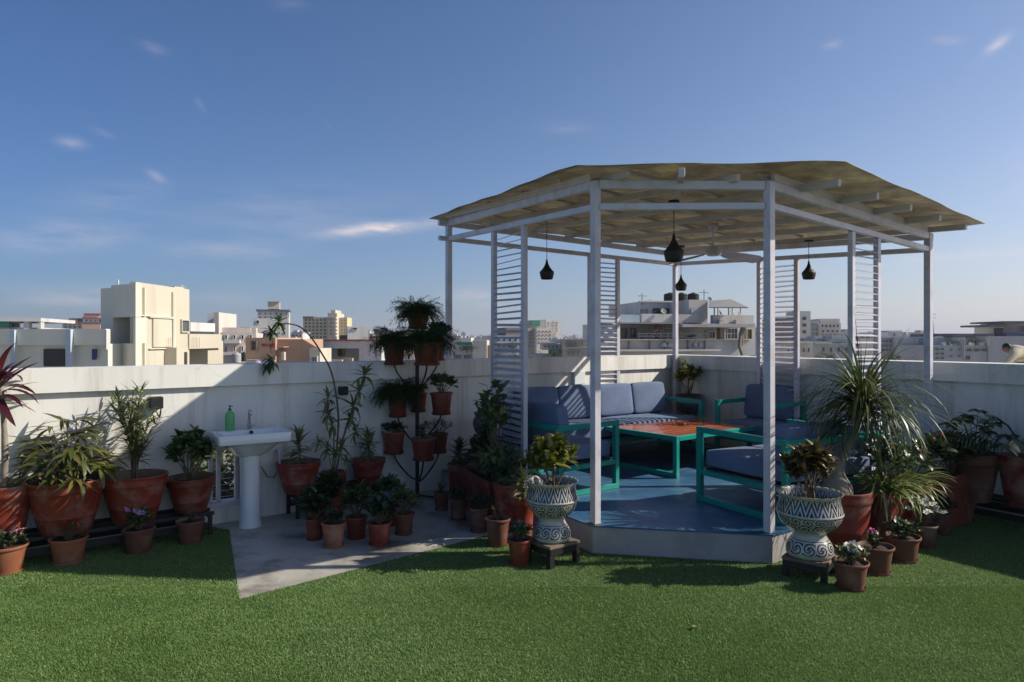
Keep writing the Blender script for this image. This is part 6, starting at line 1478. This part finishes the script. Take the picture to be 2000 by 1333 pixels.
# pylon
tp, bt = at(1818, 604, 170), at(1818, 690, 170); e = empty('lattice_mast', (bt.x, bt.y, bt.z), 0, 'thin lattice pylon right of the right gazebo post', 'mast'); Hh = tp.z - bt.z
b = MB()
for sx, sy in ((-1,-1),(1,-1),(1,1),(-1,1)): b.tube([(sx*.75, sy*.75, 0), (sx*.12, sy*.12, Hh)], .07, 4)
for k in range(14):
    z = Hh * k / 14; w = .75 - .63 * k / 14; w2 = .75 - .63 * (k + 1) / 14
    for sg in (-1, 1): b.tube([(-w*sg, -w, z), (w2*sg, -w2, z + Hh/14)], .04, 4); b.tube([(-w*sg, w, z), (w2*sg, w2, z + Hh/14)], .04, 4)
for z in (.8, .88): b.tube([(-1.2, 0, Hh*z), (1.2, 0, Hh*z)], .06, 4)
b.build('lattice', B_['steel'], e)
# trees
M['tree1'] = leafmat('tree_leaf', (.025,.045,.015), (.05,.075,.02), (.08,.10,.03), .6, .2)
def tree(px, pytop, D, wpx, label, hpx=None, dens=1500):
    r_ = random.Random(int(px)); top = at(px, pytop, D); w = wpx * D / F / 2; base = Vector((top.x, top.y, GZC)); hh = top.z - GZC
    t = empty('tree', base, r_.uniform(0, 6), label, 'tree'); ch = min(hh * .62, w * 2.2)
    b = MB(); b.tube([(0,0,0),(w*.05,0,hh*.4),(0,w*.04,hh*.75)], [w*.10, w*.07, w*.03], 7)
    for k in range(6): a = k * 1.05; b.tube([(0,0,hh*.45), (w*.55*math.cos(a), w*.55*math.sin(a), hh*.75)], [w*.04, w*.01], 5)
    b.build('trunk', M['bark'], t)
    f = Fol('crown', M['tree1'], r_); cl = [(Vector((r_.gauss(0,w*.45), r_.gauss(0,w*.45), hh - ch * r_.uniform(.12, .8))), w * r_.uniform(.25,.45)) for _ in range(16)]
    for k in range(dens):
        c, rr = cl[k % 16]; d = Vector((r_.gauss(0,1), r_.gauss(0,1), r_.gauss(0,.8))).normalized() * rr * r_.uniform(.6, 1.08); p = c + d
        if p.z > hh: p.z = hh - r_.uniform(0, .1) * ch
        f.leaf(p, r_.uniform(0,6.28), r_.uniform(-.6,1.2), w * r_.uniform(.05,.11))
    f.join(t, 'crown')
for a in ((1006, 668, 60, 34, 'bushy tree behind the lower slats of the left screen'), (1045, 690, 48, 40, 'brownish treetop just above the parapet right of the left screen'), (1082, 683, 52, 36, 'treetop against the green awning near the left front post'), (1095, 655, 200, 20, 'small distant tree on the skyline near the left front post'), (1590, 688, 55, 50, 'left treetop above the right parapet'), (1622, 684, 58, 60, 'dark treetop above the right parapet between the screens'), (1760, 690, 60, 60, 'treetop above the parapet right of the right screen'), (1680, 692, 52, 40, 'treetop behind the right louvred screen'), (1862, 664, 70, 26, 'shrub on the planted terrace of the grey block, left'), (1905, 662, 70, 32, 'shrub on the planted terrace of the grey block, right'), (800, 694, 60, 40, 'treetop behind the plant stand'), (1185, 692, 40, 30, 'treetop behind the rear left louvres'), (912, 676, 58, 40, 'green plants under the awning beyond the left post'), (1350, 652, 33, 20, 'potted shrub on the balcony of the terraced house')):
    if a[0] in (1862, 1905, 912, 1350):
        px, py, D, w, lb = a; c = at(px, py + 5, D if a[0] != 1350 else 32.6); r_ = random.Random(px); ww = w * D / F / 2
        t = empty('shrub', c - Vector((0,0,ww*.6)), 0, lb, 'shrub'); b = MB(); b.tube([(0,0,0),(0,0,ww*.6)], ww*.06, 5); b.build('stem', M['bark'], t); f = Fol('crown', M['tree1'], r_)
        for k in range(500): f.leaf((r_.gauss(0, ww*.5), r_.gauss(0, ww*.3), ww * .6 + r_.gauss(0, ww*.16)), r_.uniform(0,6.28), r_.uniform(-.5,1.2), ww * r_.uniform(.08,.16))
        f.join(t, 'crown')
    else: tree(*a)
# low greenery seen through the wall opening under the basin
for i, (px, py, D, w) in enumerate(((440, 880, 9.2, 60), (395, 905, 9.6, 60), (462, 900, 9.0, 50))):
    c = at(px, py, D); t = empty('tree', (c.x, c.y, GZC), 0, ['tree crown seen through the wall opening left of the basin', 'lower tree crown behind the left part of the wall opening', 'tree crown seen at the right edge of the wall opening'][i], 'tree')
    b = MB(); b.tube([(0,0,0),(0,0,c.z - GZC - .5)], .12, 7); b.build('trunk', M['bark'], t); f = Fol('crown', M['tree1'], random.Random(i)); r_ = random.Random(i + 50)
    for k in range(1500): d = Vector((r_.gauss(0,.33), r_.gauss(0,.33), -abs(r_.gauss(0,.8)))); f.leaf(Vector((0,0,c.z - GZC)) + d, r_.uniform(0,6.28), r_.uniform(-.5,1.2), r_.uniform(.04,.09))
    f.join(t, 'crown')
# ------------------------------------------------------------------ people
skin = surf('skin', (.16,.08,.05), .55, .05, 10, 30, 0); hairm = surf('black_hair', (.01,.009,.009), .6, .1, 30, 60, 0)
def body(name, joints, edges, root, mats, loc, sub=1):
    me = bpy.data.meshes.new(name); me.from_pydata([j[0] for j in joints], edges, []); o = bpy.data.objects.new(name, me); COL.objects.link(o); o.parent = root; o.location = loc
    sk = o.modifiers.new('skin', 'SKIN'); sk.use_smooth_shade = True
    for i, j in enumerate(joints):
        v = me.skin_vertices[0].data[i]; v.radius = (j[1], j[1] * (j[2] if len(j) > 2 else 1)); v.use_root = (i == 0)
    sb = o.modifiers.new('sub', 'SUBSURF'); sb.levels = sub; sb.render_levels = sub + 1
    me.materials.append(mats); return o
def slab_zone(o, root): pass
# man bending at the right edge, on the neighbouring roof (about 9 m away)
Dp = 9.0; hp0 = at(1992, 712, Dp)
pr = empty('person', (hp0.x, hp0.y, -.50), 0, 'person in a cream shirt bending over behind the wall at the right photo edge', 'person')
def J(px, py, dD, r_, k=1): p = at(px, py, Dp + dD) - Vector(pr.location); return (tuple(p), r_, k)
sh = surf('cream_shirt', (.50,.44,.32), .85, .08, 8, 50, .2)
tr_ = surf('dark_trousers', (.05,.045,.05), .85, .1, 8, 50, .1)
jt = [J(2003, 705, 0, .125, .8), J(1997, 694, 0, .135, .75), J(1988, 686, 0, .13, .8), J(1979, 682.5, 0, .075, .9), J(1973, 683, 0, .05),
      J(1982, 692, -.15, .062), J(1973, 702, -.18, .046), J(1965, 712, -.2, .036), J(1986, 690, .16, .06), J(1978, 702, .2, .045), J(1969, 714, .2, .035)]
body('upper_body', jt, [(0,1),(1,2),(2,3),(3,4),(2,5),(5,6),(6,7),(2,8),(8,9),(9,10)], pr, sh, (0,0,0), 1)
jl = [J(2004, 707, 0, .12), J(2006, 735, -.1, .085), J(2000, 765, -.1, .06), J(2003, 790, -.1, .045), J(1990, 793, -.12, .04), J(2008, 735, .12, .085), J(2006, 765, .12, .06), J(2010, 790, .12, .045), J(1998, 793, .12, .04)]
body('trousers', jl, [(0,1),(1,2),(2,3),(3,4),(0,5),(5,6),(6,7),(7,8)], pr, tr_, (0,0,0), 1)
jh = [J(1973, 683.5, 0, .05), J(1969, 682, 0, .062), J(1965.5, 682, 0, .068, 1.0), J(1962.5, 684.5, 0, .05), J(1960.5, 686.8, 0, .022)]
body('head', jh, [(0,1),(1,2),(2,3),(3,4)], pr, skin, (0,0,0), 1)
jx = [J(1971, 679.5, 0, .052), J(1967, 678.2, 0, .070), J(1963, 680, 0, .058), J(1960.5, 682.5, 0, .025)]
body('hair', jx, [(0,1),(1,2),(2,3)], pr, hairm, (0,0,0), 1)
for sg, i0 in ((-1, 7), (1, 10)):
    c = Vector(jt[i0][0]); b = MB(); b.tube([c, c + Vector((-.05, sg * .0, -.06))], [.034, .028], 8)
    for f_ in range(4): b.tube([c + Vector((-.05, (f_ - 1.5) * .018, -.055)), c + Vector((-.085, (f_ - 1.5) * .02, -.085)), c + Vector((-.09, (f_ - 1.5) * .02, -.12 + abs(f_ - 1.5) * .008))], [.0095, .009, .007], 6)
    b.tube([c + Vector((-.02, -.03 * sg, -.05)), c + Vector((-.05, -.055 * sg, -.08))], [.010, .008], 6); b.build('hand', skin, pr, smooth=True)
# their roof
nr = MB(); nr.box((hp0.x + 3.2, hp0.y + 3.4, -.52 - .3), (9, 7, .6)); o = nr.build('neighbour_roof', B_['lgrey']); tag(o, 'flat roof of the next building behind the right wall', 'roof')
nr = MB(); nr.box((hp0.x + 3.2, hp0.y + 3.4, -8.2), (8.9, 6.9, 14)); o2 = nr.build('wall', B_['lgrey']); o2.parent = o
# person in red and white on the far balcony
pc = hp(1280, 664.5, 1.2); pr = empty('person', (pc.x, pc.y, pc.z), 0, 'person in a red and white top leaning on the terraced house balcony', 'person')
redw, rn, rl_, rb_ = _new('red_white_print'); rv = coords(rn, rl_); rl_.new(cramp(rn, rl_, noise(rn, rl_, rv, 14, 2), [(.48, (.45,.03,.03)), (.54, (.55,.45,.42))]), rb_.inputs['Base Color'])
body('upper_body', [((0,0,.95),.15,.7),((0,-.03,1.2),.15,.7),((0,-.08,1.40),.14,.7),((0,-.10,1.50),.055),((-.2,-.15,1.36),.06),((-.25,-.28,1.12),.05),((-.12,-.42,1.02),.04),((.2,-.15,1.36),.06),((.25,-.28,1.12),.05),((.12,-.42,1.02),.04)], [(0,1),(1,2),(2,3),(2,4),(4,5),(5,6),(2,7),(7,8),(8,9)], pr, redw, (0,0,-.95), 1)
body('legs', [((0,0,.95),.14,.8),((-.1,0,.5),.08),((-.1,0,.36),.06),((.1,0,.5),.08),((.1,0,.36),.06)], [(0,1),(1,2),(0,3),(3,4)], pr, tr_, (0,0,-.95), 1)
body('head', [((0,-.10,1.50),.05),((0,-.13,1.60),.075),((0,-.13,1.70),.08),((0,-.13,1.75),.05)], [(0,1),(1,2),(2,3)], pr, skin, (0,0,-.95), 1)
body('hair', [((0,-.08,1.62),.07),((0,-.10,1.72),.085),((0,-.13,1.78),.06)], [(0,1),(1,2)], pr, hairm, (0,0,-.95), 1)
# ------------------------------------------------------------------ haze
HZ = True
if HZ:
    hb = MB(); hb.box((0, 2700, (GZC - 2.5 + 60) / 2 - 0), (9500, 5900, 60 - (GZC - 2.5)))
    hmz = bpy.data.materials.new('haze'); hmz.use_nodes = True; n_ = hmz.node_tree.nodes; n_.clear(); ov = n_.new('ShaderNodeOutputMaterial'); pv = n_.new('ShaderNodeVolumePrincipled'); pv.inputs['Color'].default_value = (.80,.84,.92,1); pv.inputs['Density'].default_value = .00045; pv.inputs['Anisotropy'].default_value = .2
    hmz.node_tree.links.new(pv.outputs[0], ov.inputs['Volume']); o = hb.build('haze', hmz); tag(o, 'pale afternoon haze over the city', 'haze', kind='stuff')
